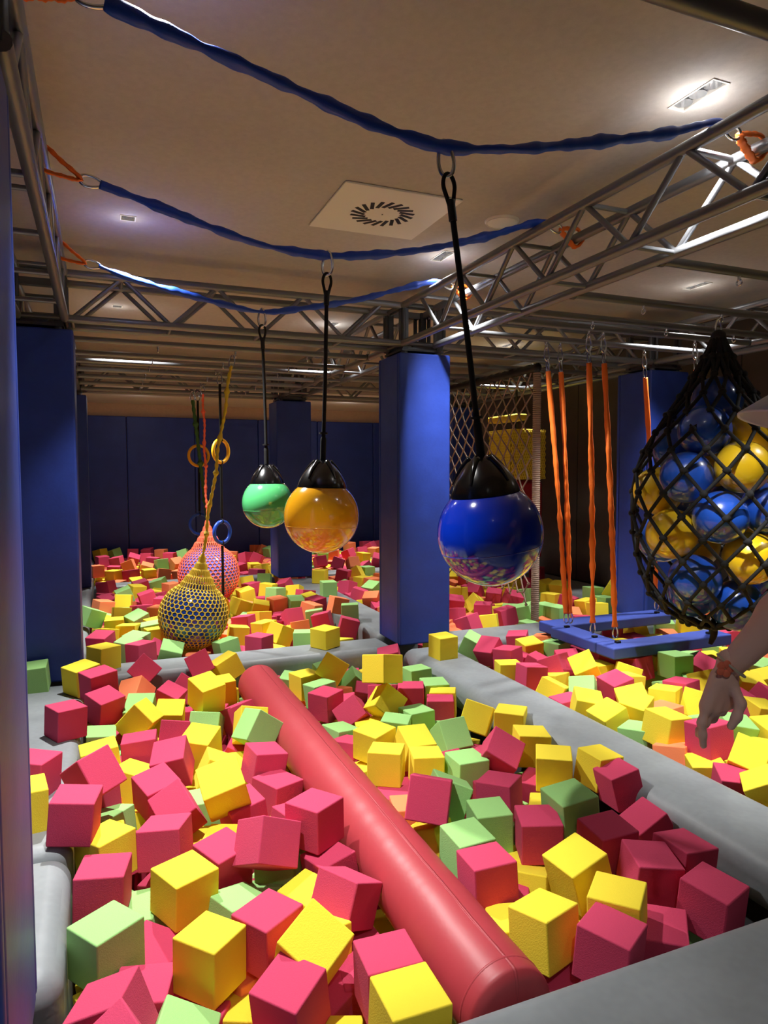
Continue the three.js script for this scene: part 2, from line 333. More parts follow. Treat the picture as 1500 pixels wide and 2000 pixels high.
  ['g',0.214,-0.002,-5.357,0.056,0.464,0.014,150,150,150,0],
  ['g',2.621,-0.081,-4.376,0.433,0.557,-0.546,146,146,149,0],
  ['p',4.306,0.022,-3.704,-0.185,0.919,-0.085,144,144,144,0],
  ['p',2.860,-0.019,-4.359,-0.031,0.424,0.059,149,149,149,0],
  ['g',1.381,-0.005,-4.976,-0.013,0.583,-0.011,150,150,150,0],
  ['o',3.061,-0.040,-4.305,-0.044,-0.413,0.042,150,150,150,0],
  ['y',0.363,0.003,-5.479,-0.037,0.066,0.017,150,150,150,0],
  ['y',0.002,-0.009,-5.638,-0.117,0.221,-0.081,150,150,150,0],
  ['y',0.952,0.000,-5.311,0.022,0.684,-0.065,150,150,150,0],
  ['y',1.262,0.001,-5.230,-0.219,-0.947,-0.000,150,150,150,0],
  ['y',0.173,-0.003,-5.717,-0.027,-0.822,0.030,150,150,150,0],
  ['g',0.347,-0.000,-5.705,0.061,-0.733,0.034,150,150,150,0],
  ['y',1.179,0.000,-5.404,-0.000,-0.528,0.059,150,150,150,0],
  ['p',3.742,-0.035,-4.357,0.012,-0.923,-0.007,150,150,150,0],
  ['o',1.449,-0.001,-5.303,-0.055,-0.785,0.129,150,150,150,0],
  ['y',4.323,-0.012,-4.164,0.023,-0.244,-0.053,148,148,148,0],
  ['y',3.962,-0.042,-4.352,-0.144,-0.668,0.167,150,150,150,0],
  ['p',1.830,0.000,-5.255,0.135,0.982,-0.012,150,150,150,0],
  ['y',0.391,0.000,-5.871,-0.010,0.122,0.060,150,150,150,0],
  ['g',4.226,-0.040,-4.309,-0.017,0.947,-0.002,150,150,150,0],
  ['g',-0.095,0.077,-6.082,-0.197,-0.943,0.009,146,146,146,0],
  ['p',2.785,-0.003,-4.975,0.078,-0.961,0.173,150,150,150,0],
  ['y',0.076,-0.018,-6.081,-0.003,-0.011,0.005,150,150,150,0],
  ['p',1.070,0.000,-5.686,-0.067,0.441,0.009,150,150,150,0],
  ['y',2.982,-0.012,-4.981,-0.106,-0.303,0.044,151,151,151,0],
  ['p',1.701,0.002,-5.536,-0.116,0.514,0.043,150,150,150,0],
  ['g',0.264,0.000,-6.141,0.143,-0.947,-0.134,150,150,150,0],
  ['g',1.929,0.073,-5.487,-0.034,-0.175,0.015,144,144,144,0],
  ['y',1.223,0.000,-5.802,-0.095,-0.466,0.024,150,150,150,0],
  ['p',1.501,0.000,-5.759,-0.147,-0.657,0.180,150,150,150,0],
  ['g',1.685,-0.002,-5.708,-0.057,0.986,-0.059,150,150,150,0],
  ['p',2.817,0.000,-5.278,-0.040,0.883,-0.117,150,150,150,0],
  ['p',3.245,0.000,-5.136,0.056,-0.736,0.097,150,150,150,0],
  ['y',0.139,0.000,-6.452,-0.062,-0.993,0.091,150,150,150,0],
  ['g',3.706,-0.000,-5.018,0.000,-0.992,-0.001,150,150,150,0],
  ['o',1.913,0.085,-5.764,0.071,0.713,-0.095,143,143,143,0],
  ['o',0.452,0.000,-6.394,0.008,-0.885,0.009,150,150,150,0],
  ['g',1.194,-0.068,-6.094,0.014,-0.841,-0.000,150,150,150,0],
  ['g',3.469,0.000,-5.195,-0.105,0.398,0.098,150,150,150,0],
  ['p',0.310,-0.000,-6.504,-0.054,-0.566,0.042,150,150,150,0],
  ['g',3.671,-0.000,-5.165,0.014,0.110,-0.009,150,150,150,0],
  ['y',4.123,0.000,-5.007,-0.057,-0.802,0.035,150,150,150,0],
  ['p',3.175,0.000,-5.409,0.009,0.447,0.024,150,150,150,0],
  ['o',1.737,0.000,-6.019,-0.015,-0.404,-0.122,150,150,150,0],
  ['y',1.164,0.011,-6.387,-0.194,-0.958,-0.017,150,150,150,0],
  ['y',1.343,-0.014,-6.337,0.100,0.987,0.076,150,150,150,0],
  ['o',-0.008,0.000,-6.891,-0.079,-0.971,-0.010,150,150,150,0],
  ['y',4.174,-0.007,-5.223,-0.052,0.032,0.073,150,150,150,0],
  ['g',4.339,0.017,-5.166,0.021,0.754,-0.014,149,149,149,0],
  ['o',4.627,0.080,-5.107,-0.030,-0.970,0.036,150,150,150,0],
  ['p',1.851,0.005,-6.237,0.042,0.194,0.047,150,150,150,0],
  ['p',3.075,0.003,-5.758,0.127,-0.172,-0.032,150,150,150,0],
  ['o',1.518,0.004,-6.395,0.024,-0.990,-0.024,150,150,150,0],
  ['y',3.259,-0.003,-5.684,-0.040,-0.594,-0.357,150,150,150,0],
  ['g',1.687,-0.002,-6.363,0.113,0.020,-0.029,150,150,150,0],
  ['y',4.488,0.135,-5.228,0.293,0.325,0.064,141,141,141,0],
  ['p',0.529,0.000,-6.842,0.007,0.542,-0.000,150,150,150,0],
  ['p',4.105,0.000,-5.416,0.116,0.887,0.023,150,150,150,0],
  ['g',4.381,0.073,-5.389,-0.008,0.672,-0.025,144,144,144,0],
  ['y',1.850,0.001,-6.430,0.151,0.271,-0.012,150,150,150,0],
  ['y',0.180,0.000,-7.132,-0.089,-0.078,-0.034,150,150,150,0],
  ['y',4.035,0.000,-5.590,0.004,0.261,-0.027,150,150,150,0],
  ['p',3.731,-0.000,-5.792,0.106,0.973,0.190,150,150,150,0],
  ['o',2.447,-0.012,-6.318,-0.080,0.948,0.142,151,151,151,0],
  ['p',0.406,0.000,-7.234,0.014,0.048,0.141,150,150,150,0],
  ['p',1.864,0.012,-6.651,-0.056,0.129,-0.078,149,149,149,0],
  ['p',3.625,0.000,-5.967,0.087,0.438,0.076,150,150,150,0],
  ['g',3.967,0.000,-5.899,-0.066,-0.493,0.054,150,150,150,0],
  ['g',2.122,0.076,-6.698,0.000,0.999,0.000,150,150,150,2],
  ['y',1.349,-0.002,-7.041,0.096,-0.990,-0.042,150,150,150,0],
  ['y',3.824,0.000,-6.040,-0.109,-0.467,0.027,150,150,150,0],
  ['g',0.200,-0.000,-7.527,-0.089,0.728,0.147,150,150,150,0],
  ['y',3.367,0.000,-6.235,-0.038,0.870,-0.073,150,150,150,0],
  ['y',4.323,0.054,-5.851,0.112,-0.958,-0.022,146,146,146,0],
  ['g',1.640,0.000,-6.971,-0.049,-0.471,-0.007,150,150,150,0],
  ['p',2.457,-0.025,-6.717,-0.098,-0.863,-0.111,151,151,151,0],
  ['y',1.849,0.000,-6.991,-0.110,-0.873,0.132,150,150,150,0],
  ['p',3.595,0.000,-6.303,0.075,0.321,0.303,150,150,150,0],
  ['y',0.323,0.000,-7.704,0.040,0.190,-0.057,150,150,150,0],
  ['y',4.341,0.035,-6.075,0.043,0.723,0.101,147,147,147,0],
  ['g',2.638,0.010,-6.800,0.199,-0.940,-0.083,150,150,150,0],
  ['y',1.631,-0.001,-7.282,0.025,0.458,-0.060,150,150,150,0],
  ['p',1.476,0.001,-7.384,0.048,-0.970,0.029,150,150,150,0],
  ['o',0.680,0.000,-7.722,0.008,-0.521,-0.001,150,150,150,0],
  ['p',2.452,0.000,-7.055,-0.169,-0.493,-0.017,150,150,150,0],
  ['p',0.033,0.000,-8.058,0.040,-0.873,0.129,150,150,150,0],
  ['p',1.828,0.010,-7.342,-0.175,0.908,0.094,149,149,149,0],
  ['p',4.321,0.016,-6.348,0.147,0.858,-0.078,150,150,150,0],
  ['y',3.856,-0.007,-6.599,0.035,-0.754,0.101,150,150,150,0],
  ['p',0.385,-0.003,-8.020,0.051,0.109,0.100,150,150,150,0],
  ['y',4.219,-0.003,-6.497,0.000,0.791,-0.050,150,150,150,0],
  ['p',4.040,0.008,-6.603,0.441,0.854,-0.087,150,150,150,0],
  ['g',0.576,0.003,-8.021,-0.081,0.534,0.137,150,150,150,0],
  ['o',2.803,-0.000,-7.197,0.005,0.119,0.001,150,150,150,0],
  ['y',1.493,0.000,-7.747,-0.243,0.033,0.057,150,150,150,0],
  ['y',2.729,0.000,-7.338,0.000,-0.560,0.012,150,150,150,0],
  ['y',2.292,0.076,-7.539,0.000,-0.300,0.000,150,150,150,2],
  ['p',4.309,0.000,-6.739,-0.079,0.331,0.047,150,150,150,0],
  ['p',3.885,0.000,-6.989,0.034,-0.996,-0.065,150,150,150,0],
  ['p',4.641,0.080,-6.697,-0.029,0.894,0.076,144,144,144,0],
  ['g',1.747,0.000,-7.975,-0.057,0.567,-0.092,150,150,150,0],
  ['y',3.913,0.000,-7.335,0.270,-0.844,-0.126,150,150,150,0],
  ['o',-0.074,0.070,-9.024,-0.009,0.838,-0.014,145,145,145,0],
  ['y',0.120,-0.000,-9.003,-0.006,0.399,0.013,150,150,150,0],
  ['p',2.715,0.000,-7.968,-0.050,-0.897,-0.070,150,150,150,0],
  ['p',0.321,0.000,-8.953,-0.072,0.878,-0.033,150,150,150,0],
  ['o',0.693,0.002,-8.866,-0.066,-0.994,0.083,150,150,150,0],
  ['y',0.523,-0.000,-8.941,0.008,-0.627,-0.007,150,150,150,0],
  ['o',0.884,-0.002,-8.795,0.107,-0.972,0.030,150,150,150,0],
  ['y',2.905,-0.000,-8.016,0.380,0.274,-0.281,150,150,150,0],
  ['p',1.791,-0.030,-8.627,-0.008,0.327,-0.050,153,153,153,0],
  ['g',3.082,0.000,-8.115,0.006,0.099,-0.003,150,150,150,0],
  ['p',0.133,-0.001,-9.432,0.002,-0.126,-0.025,150,150,150,0],
  ['y',2.052,0.001,-8.690,-0.017,-0.620,0.023,150,150,150,0],
  ['y',1.902,-0.001,-8.809,-0.073,-0.446,0.119,150,150,150,0],
  ['o',0.314,0.051,-9.480,0.074,-0.768,0.184,150,150,150,0],
  ['p',1.654,0.000,-9.021,0.067,-0.483,0.039,150,150,150,0],
  ['o',0.526,-0.001,-9.518,0.139,0.979,0.127,150,150,150,0],
  ['y',1.838,-0.000,-9.009,-0.011,-0.998,-0.032,150,150,150,0],
  ['o',2.788,-0.081,-8.620,-0.076,-0.985,-0.051,156,156,156,0],
  ['o',0.901,0.050,-9.409,0.261,0.203,-0.032,150,150,150,0],
  ['g',0.716,0.051,-9.487,-0.042,-0.615,0.071,150,150,150,0],
  ['p',2.871,0.063,-8.633,-0.138,-0.844,-0.101,150,150,150,0],
  ['o',3.058,0.051,-8.576,-0.292,0.005,0.018,150,150,150,0],
  ['p',3.244,-0.020,-8.618,0.237,-0.954,0.057,154,154,154,0],
  ['p',0.624,0.050,-9.763,0.022,0.546,-0.038,150,150,150,0],
  ['p',3.426,0.075,-8.621,0.117,-0.801,-0.228,150,150,150,0],
  ['p',2.725,0.050,-8.960,-0.163,0.035,0.040,150,150,150,0],
  ['p',0.179,0.050,-10.004,0.015,-0.217,0.096,150,150,150,0],
  ['p',-0.003,0.050,-10.181,0.022,-0.585,-0.004,150,150,150,0],
  ['y',1.606,0.050,-9.585,0.003,-0.529,-0.006,150,150,150,0],
  ['p',0.392,0.050,-10.162,0.162,0.969,0.178,150,150,150,0],
  ['p',2.003,0.050,-9.618,0.214,0.946,-0.083,150,150,150,0],
  ['p',0.579,0.050,-10.289,-0.053,-0.157,0.000,150,150,150,0],
  ['p',1.877,0.050,-9.780,-0.158,0.277,-0.032,150,150,150,0],
  ['y',3.419,0.050,-9.153,-0.013,-0.550,-0.050,150,150,150,0],
  ['p',0.889,0.050,-10.262,0.006,0.973,-0.005,150,150,150,0],
  ['g',2.942,0.050,-9.536,0.013,0.986,0.111,150,150,150,0],
  ['o',1.735,0.050,-10.060,0.051,0.988,-0.023,150,150,150,0],
  ['y',-0.026,0.073,-10.869,-0.050,-0.366,0.118,148,148,148,0],
  ['y',1.581,0.050,-10.240,-0.121,0.377,0.103,150,150,150,0],
  ['o',3.138,0.050,-9.632,-0.018,-0.848,0.034,150,150,150,0],
  ['g',1.103,0.050,-10.505,-0.148,-0.151,0.130,150,150,150,0],
  ['g',0.166,0.065,-10.895,-0.152,0.895,0.041,149,149,149,0],
  ['p',3.369,0.050,-9.624,-0.196,0.851,-0.039,150,150,150,0],
  ['p',0.422,0.060,-10.889,-0.031,0.659,-0.047,149,149,149,0],
  ['o',0.810,0.050,-10.750,-0.004,-0.253,0.007,150,150,150,0],
  ['p',0.627,0.055,-10.902,-0.049,0.981,0.047,150,150,150,0],
  ['o',3.808,0.050,-9.721,0.011,0.316,0.036,150,150,150,0],
  ['p',3.637,0.050,-9.796,-0.090,-0.745,0.108,150,150,150,0],
  ['g',2.370,0.050,-10.435,0.123,-0.959,-0.015,150,150,150,0],
  ['o',2.299,0.050,-10.593,-0.208,-0.967,0.133,150,150,150,0],
  ['o',2.239,0.050,-10.815,-0.029,-0.986,0.050,150,150,150,0],
  ['p',4.021,0.050,-10.418,-0.240,0.864,-0.053,150,150,150,0],
  ['o',3.724,0.050,-10.605,0.031,-0.549,0.001,150,150,150,0],
  ['p',4.199,0.050,-10.629,-0.062,0.985,-0.000,150,150,150,0],
  ['p',4.035,0.050,-10.699,-0.039,0.072,0.007,150,150,150,0],
];

// ---------------------------------------------------------------- the setting
struct('floor', bbox(-2.6, 5.3, -0.95, -0.8, -11.3, 2.6), M.floor, 'dark floor at the bottom of the foam pits', 'floor');
{
  const sh = new THREE.Shape([[-2.6, -2.6], [5.3, -2.6], [5.3, 8.75], [-2.6, 8.75]].map(p => new THREE.Vector2(...p)));   // x, -z
  for (const [x, z, n] of LAMPS) if (z > -9) { const w = 0.034, l = n === 3 ? 0.1 : 0.034; sh.holes.push(new THREE.Path([[x - w, -z - l], [x - w, -z + l], [x + w, -z + l], [x + w, -z - l]].map(p => new THREE.Vector2(...p)))); }
  const g = new THREE.ExtrudeGeometry(sh, { depth: 0.02, bevelEnabled: false }); g.rotateX(-Math.PI / 2); g.translate(0, CEIL, 0);
  struct('ceiling', metreUV(g), M.ceiling, 'plain beige ceiling with recessed downlights', 'ceiling');
  struct('trim_1', bbox(-2.6, 5.3, 2.85, 2.95, -11.3, 2.6), M.darkWall, 'slab above the ceiling', 'ceiling');
  const s2 = new THREE.Shape([[-2.6, 8.75], [5.3, 8.75], [5.3, 11.1], [-2.6, 11.1]].map(p => new THREE.Vector2(...p)));
  for (const [x, z] of LAMPS) if (z < -9) s2.holes.push(new THREE.Path([[x - 0.034, -z - 0.1], [x - 0.034, -z + 0.1], [x + 0.034, -z + 0.1], [x + 0.034, -z - 0.1]].map(p => new THREE.Vector2(...p))));
  const g2 = new THREE.ExtrudeGeometry(s2, { depth: 0.02, bevelEnabled: false }); g2.rotateX(-Math.PI / 2); g2.translate(0, 2.29, 0);
  struct('ceiling_back', metreUV(g2), M.ceiling, 'lowered beige ceiling strip along the navy back wall', 'ceiling');
  struct('trim_2', bbox(-2.6, 5.3, 2.31, 2.64, -8.78, -8.73), M.ceiling, 'vertical step down to the lowered ceiling', 'trim');
}
const wallBack = struct('wall_back', bbox(-2.6, 5.3, -0.8, 2.85, -11.25, -11.08), M.brownWall, 'brown back wall above tall navy pads', 'wall');
for (let i = 0; i < 8; i++) part(wallBack, 'wall_pad', rbox(-2.58 + i * 0.985, -2.58 + (i + 1) * 0.985 - 0.006, -0.6, 2.1, -11.08, -11.03, 0.015), M.navy);
const wallLeft = struct('wall_left', bbox(-2.6, -2.45, -0.8, 2.85, -11.08, 2.45), M.brownWall, 'brown left wall above navy pads', 'wall');
for (let i = 0; i < 11; i++) part(wallLeft, 'wall_pad', rbox(-2.45, -2.4, 0, 2.1, -11.0 + i * 1.2, -11.0 + (i + 1) * 1.2 - 0.006, 0.015), M.navy);
const wallRight = struct('wall_right', bbox(5.15, 5.3, -0.8, 2.85, -11.08, 2.45), M.darkWall, 'dark brown panelled side wall behind the net bag', 'wall');
for (let i = 0; i < 12; i++) part(wallRight, 'wall_panel', rbox(5.12, 5.15, 0, 2.3, -11.0 + i * 1.1, -11.0 + (i + 1) * 1.1 - 0.01, 0.006, 2), M.darkWall);
struct('wall_front', bbox(-2.45, 5.15, -0.8, 2.85, 2.45, 2.6), M.brownWall, 'brown wall behind the camera', 'wall');

// ---- grey padded surrounds of the pits
const G_BEAM = 'grey vinyl pads around the foam pits';
function greyPad(x0, x1, z0, z1, label, r = 0.055) { return solo('padded_beam', rbox(x0, x1, -0.78, 0, z0, z1, r, 6), M.greyVinyl, label, 'padded beam', G_BEAM); }
{
  const b = solo('padded_beam', rbox(1.955, 2.34, -0.2, 0, -4.5, -1.37, 0.085, 8), M.greyVinyl, 'long light grey padded beam between the red roll pit and the swing pit', 'padded beam', G_BEAM);
  part(b, 'support_wall', rbox(2.07, 2.25, -0.79, -0.195, -4.48, -1.39, 0.01, 2), M.floor, 'dark wall carrying the beam pad');
}
greyPad(1.97, 2.34, -1.36, 2.4, 'light grey padded beam beside the platform of the person');
greyPad(-0.1, 1.945, -4.88, -4.53, 'grey padded cross beam behind the red roll');
greyPad(2.39, 4.38, -4.86, -4.47, 'grey padded cross beam at the foot of the climbing net');
greyPad(1.965, 2.33, -7.98, -4.95, 'dark grey padded beam running from the front pillar to the far pillar');
greyPad(-0.1, 1.935, -8.52, -8.2, 'grey padded cross beam in front of the navy wall pit');
greyPad(2.38, 4.38, -8.52, -8.2, 'grey padded cross beam to the right of the far pillar');
greyPad(-2.38, -0.118, -4.5, -2.49, 'grey padded ledge with loose cubes beside the red roll pit');
greyPad(-2.38, -0.118, -2.475, -1.83, 'wrinkled pale grey padded ledge beside the near blue post', 0.07);
greyPad(-2.38, -0.118, -11.0, -4.94, 'grey padded ledge behind the left blue pillar');
greyPad(4.42, 5.11, -11.0, -4.55, 'grey padded ledge along the dark side wall behind the right pillar');
greyPad(4.42, 5.11, -4.5, 2.4, 'grey padded ledge along the dark side wall beside the swing');
greyPad(-2.38, 1.955, -1.365, 2.4, 'grey padded platform in front of the red roll pit');
greyPad(2.36, 4.4, -1.0, 2.4, 'grey padded platform in front of the swing pit');

// ---- padded pillars with truss posts on top
function pillar(x0, x1, z0, z1, label, topGap = true) {
  const cx = (x0 + x1) / 2, cz = (z0 + z1) / 2, t = thing('padded_pillar', label, 'pillar', [cx, 0, cz], 'blue padded pillars');
  const w = (x1 - x0) / 2, d = (z1 - z0) / 2, H = 2.1, e = 0.035;
  const f = (a, b, c, dd) => rbox(a, b, 0.002, H, c, dd, 0.014, 4);
  part(t, 'pad_panel', f(-w, w, d - e, d), M.navy); part(t, 'pad_panel', f(-w, w, -d, -d + e), M.navy);
  part(t, 'pad_panel', f(-w, -w + e, -d + e + 0.002, d - e - 0.002), M.navy); part(t, 'pad_panel', f(w - e, w, -d + e + 0.002, d - e - 0.002), M.navy);
  const q = 0.135;
  for (const sx of [-1, 1]) for (const sz of [-1, 1]) part(t, 'post_tube', rod(V(sx * q, 0.01, sz * q), V(sx * q, 2.12, sz * q), 0.025, 12), M.steel);
  part(t, 'top_plate', bbox(-q - 0.03, q + 0.03, 2.12, 2.135, -q - 0.03, q + 0.03), M.darkSteel, 'dark steel plate');
  // corner block above the plate
  for (const sx of [-1, 1]) for (const sz of [-1, 1]) part(t, 'corner_post', bbox(sx * q - 0.022, sx * q + 0.022, 2.135, 2.465, sz * q - 0.022, sz * q + 0.022), M.darkSteel);
  for (const y of [2.14, 2.42]) for (const s of [-1, 1]) {
    part(t, 'corner_plate', bbox(-q + 0.022, q - 0.022, y, y + 0.045, s * q - 0.006, s * q + 0.006), M.steel);
    part(t, 'corner_plate', bbox(s * q - 0.006, s * q + 0.006, y, y + 0.045, -q + 0.022, q - 0.022), M.steel);
  }
  for (const [bx, by, s] of [[-0.08, 2.162, 1], [0.08, 2.162, 1], [-0.08, 2.442, 1], [0.08, 2.442, 1]]) part(t, 'bolt', rod(V(bx, by, s * (q + 0.005)), V(bx, by, s * (q + 0.016)), 0.011, 6), M.chrome);
  return t;
}
pillar(1.97, 2.375, -4.93, -4.525, 'blue padded pillar between the hanging blue ball and the yellow ball');
pillar(-0.56, -0.13, -4.93, -4.525, 'blue padded pillar beside the green cube on the ledge');
pillar(-0.71, -0.17, -1.81, -1.27, 'blue padded post close beside the wrinkled pale ledge');
pillar(1.93, 2.345, -8.45, -8.03, 'dark navy padded pillar behind the hanging green ball');
pillar(-0.54, -0.12, -8.6, -8.2, 'dark navy padded pillar in the corner behind the netted balls');
pillar(4.24, 4.655, -4.93, -4.525, 'blue padded pillar behind the black net bag');
pillar(4.24, 4.655, -8.45, -8.03, 'navy padded pillar behind the climbing net');

// ---- box trusses: four chords, zigzag diagonals, cross struts
function truss(a, b, label, phase = 0, half = 0.285) {   // a, b: [x, z] of the axis
  const A = V(a[0], 0, a[1]), B = V(b[0], 0, b[1]), L = A.distanceTo(B), dir = B.clone().sub(A).normalize(), side = V(-dir.z, 0, dir.x);
  const t = thing('box_truss', label, 'truss', [0, 0, 0], 'steel box trusses below the ceiling');
  const P = (s, k, y) => A.clone().addScaledVector(dir, s).addScaledVector(side, k * 0.125).setY(y);
  const y0 = 2.17, y1 = 2.435;
  for (const k of [-1, 1]) for (const y of [y0, y1]) part(t, 'chord', rod(P(0, k, y), P(L, k, y), 0.024, 14), M.steel);
  for (const e of [0.012, L - 0.012]) for (const k of [-1, 1]) { part(t, 'end_plate', rod(P(e, k, y0), P(e, k, y1), 0.016, 4), M.darkSteel); part(t, 'end_plate', rod(P(e, -1, k > 0 ? y1 : y0), P(e, 1, k > 0 ? y1 : y0), 0.016, 4), M.darkSteel); }
  const nodes = []; for (let s = 0.05 + phase; s < L - 0.03; s += half) nodes.push(s);
  nodes.forEach((s, i) => {
    const up = i % 2, yA = up ? y1 : y0, yB = up ? y0 : y1, s2 = nodes[i + 1];
    part(t, 'strut', rod(P(s, -1, yA), P(s, 1, yA), 0.0125, 8), M.steel);
    if (s2 !== undefined) for (const k of [-1, 1]) part(t, 'diagonal', rod(P(s, k, yA), P(s2, k, yB), 0.0135, 8), M.steel);
  });
  return t;
}
truss([2.14, -1.05], [2.14, -4.568], 'steel box truss above the long grey beam', 0.045);
truss([-2.4, -0.95], [2.01, -0.95], 'steel box truss crossing high above the grey platform', 0.0);
truss([2.14, 2.4], [2.14, -1.0], 'steel box truss over the platform of the person');
truss([2.14, -4.888], [2.14, -8.08], 'steel box truss from the front pillar back to the far pillar');
truss([-0.3, -1.72], [-0.3, -4.568], 'steel box truss on the ledge side with orange rope slings', 0.1);
truss([-0.186, -4.7], [2.013, -4.7], 'steel box truss crossing behind the green hanging ball', 0.0);
truss([2.332, -4.7], [4.288, -4.7], 'steel box truss crossing behind the orange swing straps', 0.05);
truss([4.45, -1.0], [4.45, -4.568], 'steel box truss above the black net bag beside the dark wall', 0.1);
truss([4.45, -4.888], [4.45, -8.08], 'steel box truss along the dark wall behind the right pillar');
truss([-0.33, -4.888], [-0.33, -8.24], 'steel box truss behind the left blue pillar');
truss([-0.17, -8.35], [1.978, -8.3], 'steel box truss crossing in front of the navy wall');
truss([2.298, -8.26], [4.288, -8.26], 'steel box truss crossing behind the climbing net');

// ---- hanger pipes between the trusses
const EYE = [];
function pipe(x0, x1, z, where, eyes = []) {
  const t = thing('hanger_pipe', 'round steel hanger pipe ' + where, 'pipe', [0, 0, 0], 'hanger pipes ' + where);
  part(t, 'tube', rod(V(x0, 2.17, z), V(x1, 2.17, z), 0.021, 14), M.steel);
  for (const x of [x0 + 0.012, x1 - 0.012]) part(t, 'clamp', rod(V(x - 0.012, 2.17, z), V(x + 0.012, 2.17, z), 0.027, 14), M.darkSteel);
  for (const x of eyes) part(t, 'eye_bolt', merge([rod(V(x, 2.155, z), V(x, 2.135, z), 0.008, 8), new THREE.TorusGeometry(0.014, 0.004, 6, 14).rotateY(Math.PI / 2).translate(x, 2.122, z)]), M.chrome);
}
for (const z of [-5.23, -5.8, -6.2, -6.7, -7.17, -7.69]) pipe(-0.19, 2.01, z, 'over the pit of the netted balls', [0.4, 0.95, 1.5]);
for (const z of [-2.39, -3.0, -3.42, -3.65, -4.06]) pipe(2.27, 4.32, z, 'over the pit of the swing boards', z === -4.06 ? [2.873, 2.988, 3.735] : z === -3.65 ? [2.905, 3.02, 3.8] : [2.75, 3.32, 3.9]);
for (const z of [-5.3, -5.9, -6.5, -7.2]) pipe(2.27, 4.32, z, 'over the pit below the climbing net', [3.0]);
for (const z of [-2.1, -2.75, -3.4, -4.0]) pipe(-2.4, -0.45, z, 'behind the ledge side truss', [-1.2]);

// ---- downlights
LAMPS.forEach(([x, z, n, cd, ax, az, cone, where], i) => {
  const y = z < -9 ? 2.29 : CEIL, w = 0.034, l = n === 3 ? 0.1 : 0.034;
  const t = thing('downlight', (n === 3 ? 'recessed strip downlight with three reflector cells ' : 'small square recessed downlight ') + where, 'downlight', [x, y, z]);
  const fr = [bbox(-w - 0.006, w + 0.006, -0.003, 0.002, -l - 0.006, -l), bbox(-w - 0.006, w + 0.006, -0.003, 0.002, l, l + 0.006), bbox(-w - 0.006, -w, -0.003, 0.002, -l, l), bbox(w, w + 0.006, -0.003, 0.002, -l, l)];
  part(t, 'frame', merge(fr), M.white);
  part(t, 'housing', merge([bbox(-w, w, 0.1, 0.105, -l, l), bbox(-w - 0.004, -w, 0.02, 0.105, -l, l), bbox(w, w + 0.004, 0.02, 0.105, -l, l), bbox(-w, w, 0.02, 0.105, -l - 0.004, -l), bbox(-w, w, 0.02, 0.105, l, l + 0.004)]), M.darkSteel);
  for (let k = 0; k < n; k++) {
    const cz = (k - (n - 1) / 2) * 0.066;
    const cup = new THREE.LatheGeometry([[0.014, 0.06], [0.021, 0.045], [0.028, 0.025], [0.031, 0.004]].map(p => new THREE.Vector2(...p)), 24).translate(0, 0, cz);
    part(t, 'reflector', cup, new THREE.MeshStandardMaterial({ color: 0xd8d8d8, metalness: 0.9, roughness: 0.25, side: THREE.DoubleSide }));
    part(t, 'led_disc', new THREE.CylinderGeometry(0.014, 0.014, 0.004, 20).translate(0, 0.062, cz), new THREE.MeshStandardMaterial({ color: 0xffffff, emissive: 0xfdfbf8, emissiveIntensity: n === 3 ? 4 : 2 }), 'glowing white disc');
  }
  const s = new THREE.SpotLight(0xfdfbf8, cd, 0, R(cone), 0.6, 2);
  s.name = 'downlight_beam_' + (i + 1); s.position.set(x, y - 0.012, z); s.target.position.set(x + ax, y - 2.2, z + az);
  const addedGlow = new THREE.PointLight(0xfdfbf8, i === 0 ? 0.17 : z < -9 ? 0.22 : n === 3 ? 0.06 : 0.03, 0, 2); addedGlow.position.set(x, y - 0.085, z); addedGlow.castShadow = true; addedGlow.shadow.radius = 1.5; addedGlow.name = 'added_ceiling_glow_' + (i + 1); scene.add(addedGlow);  // unseen point light added below each fixture to brighten the ceiling around it
  s.castShadow = true; s.shadow.radius = n === 3 ? 2.4 : 1.6; s.shadow.mapSize.set(1024, 1024); scene.add(s, s.target);
});

// ---- air diffuser, speaker, detector
{
  const t = thing('air_diffuser', 'square white ceiling air diffuser with a ring of dark swirl slots', 'vent', [1.406, CEIL, -3.455]);
  part(t, 'plate', rbox(-0.311, 0.311, -0.012, -0.001, -0.311, 0.311, 0.004, 2), M.white);
  for (let i = 0; i < 20; i++) { const a = i / 20 * 2 * Math.PI; const g = new THREE.BoxGeometry(0.082, 0.003, 0.02).rotateY(0.32).translate(0.128, -0.0122, 0.02).rotateY(a); part(t, 'slot', g, M.black); }
  part(t, 'centre_screw', rod(V(0, -0.014, 0), V(0, -0.011, 0), 0.004, 8), M.darkSteel);
  const s = thing('ceiling_speaker', 'round white ceiling speaker cover beside the truss', 'speaker', [2.06, CEIL, -3.33]);
  part(s, 'cover', new THREE.LatheGeometry([[0, -0.012], [0.075, -0.012], [0.088, -0.01], [0.093, -0.004], [0.094, 0]].map(p => new THREE.Vector2(...p)), 40), M.white);
  part(s, 'rim', new THREE.TorusGeometry(0.084, 0.0025, 6, 40).rotateX(Math.PI / 2).translate(0, -0.0115, 0), M.white);
  const d = thing('ceiling_sensor', 'small white box sensor with two dark holes behind the pipes', 'sensor', [1.75, CEIL, -7.0]);
  part(d, 'body', rbox(-0.045, 0.045, -0.06, 0, -0.03, 0.03, 0.008, 2), M.white);
  for (const x of [-0.015, 0.015]) part(d, 'hole', rod(V(x, -0.035, 0.0295), V(x, -0.035, 0.031), 0.009, 10), M.black);
}

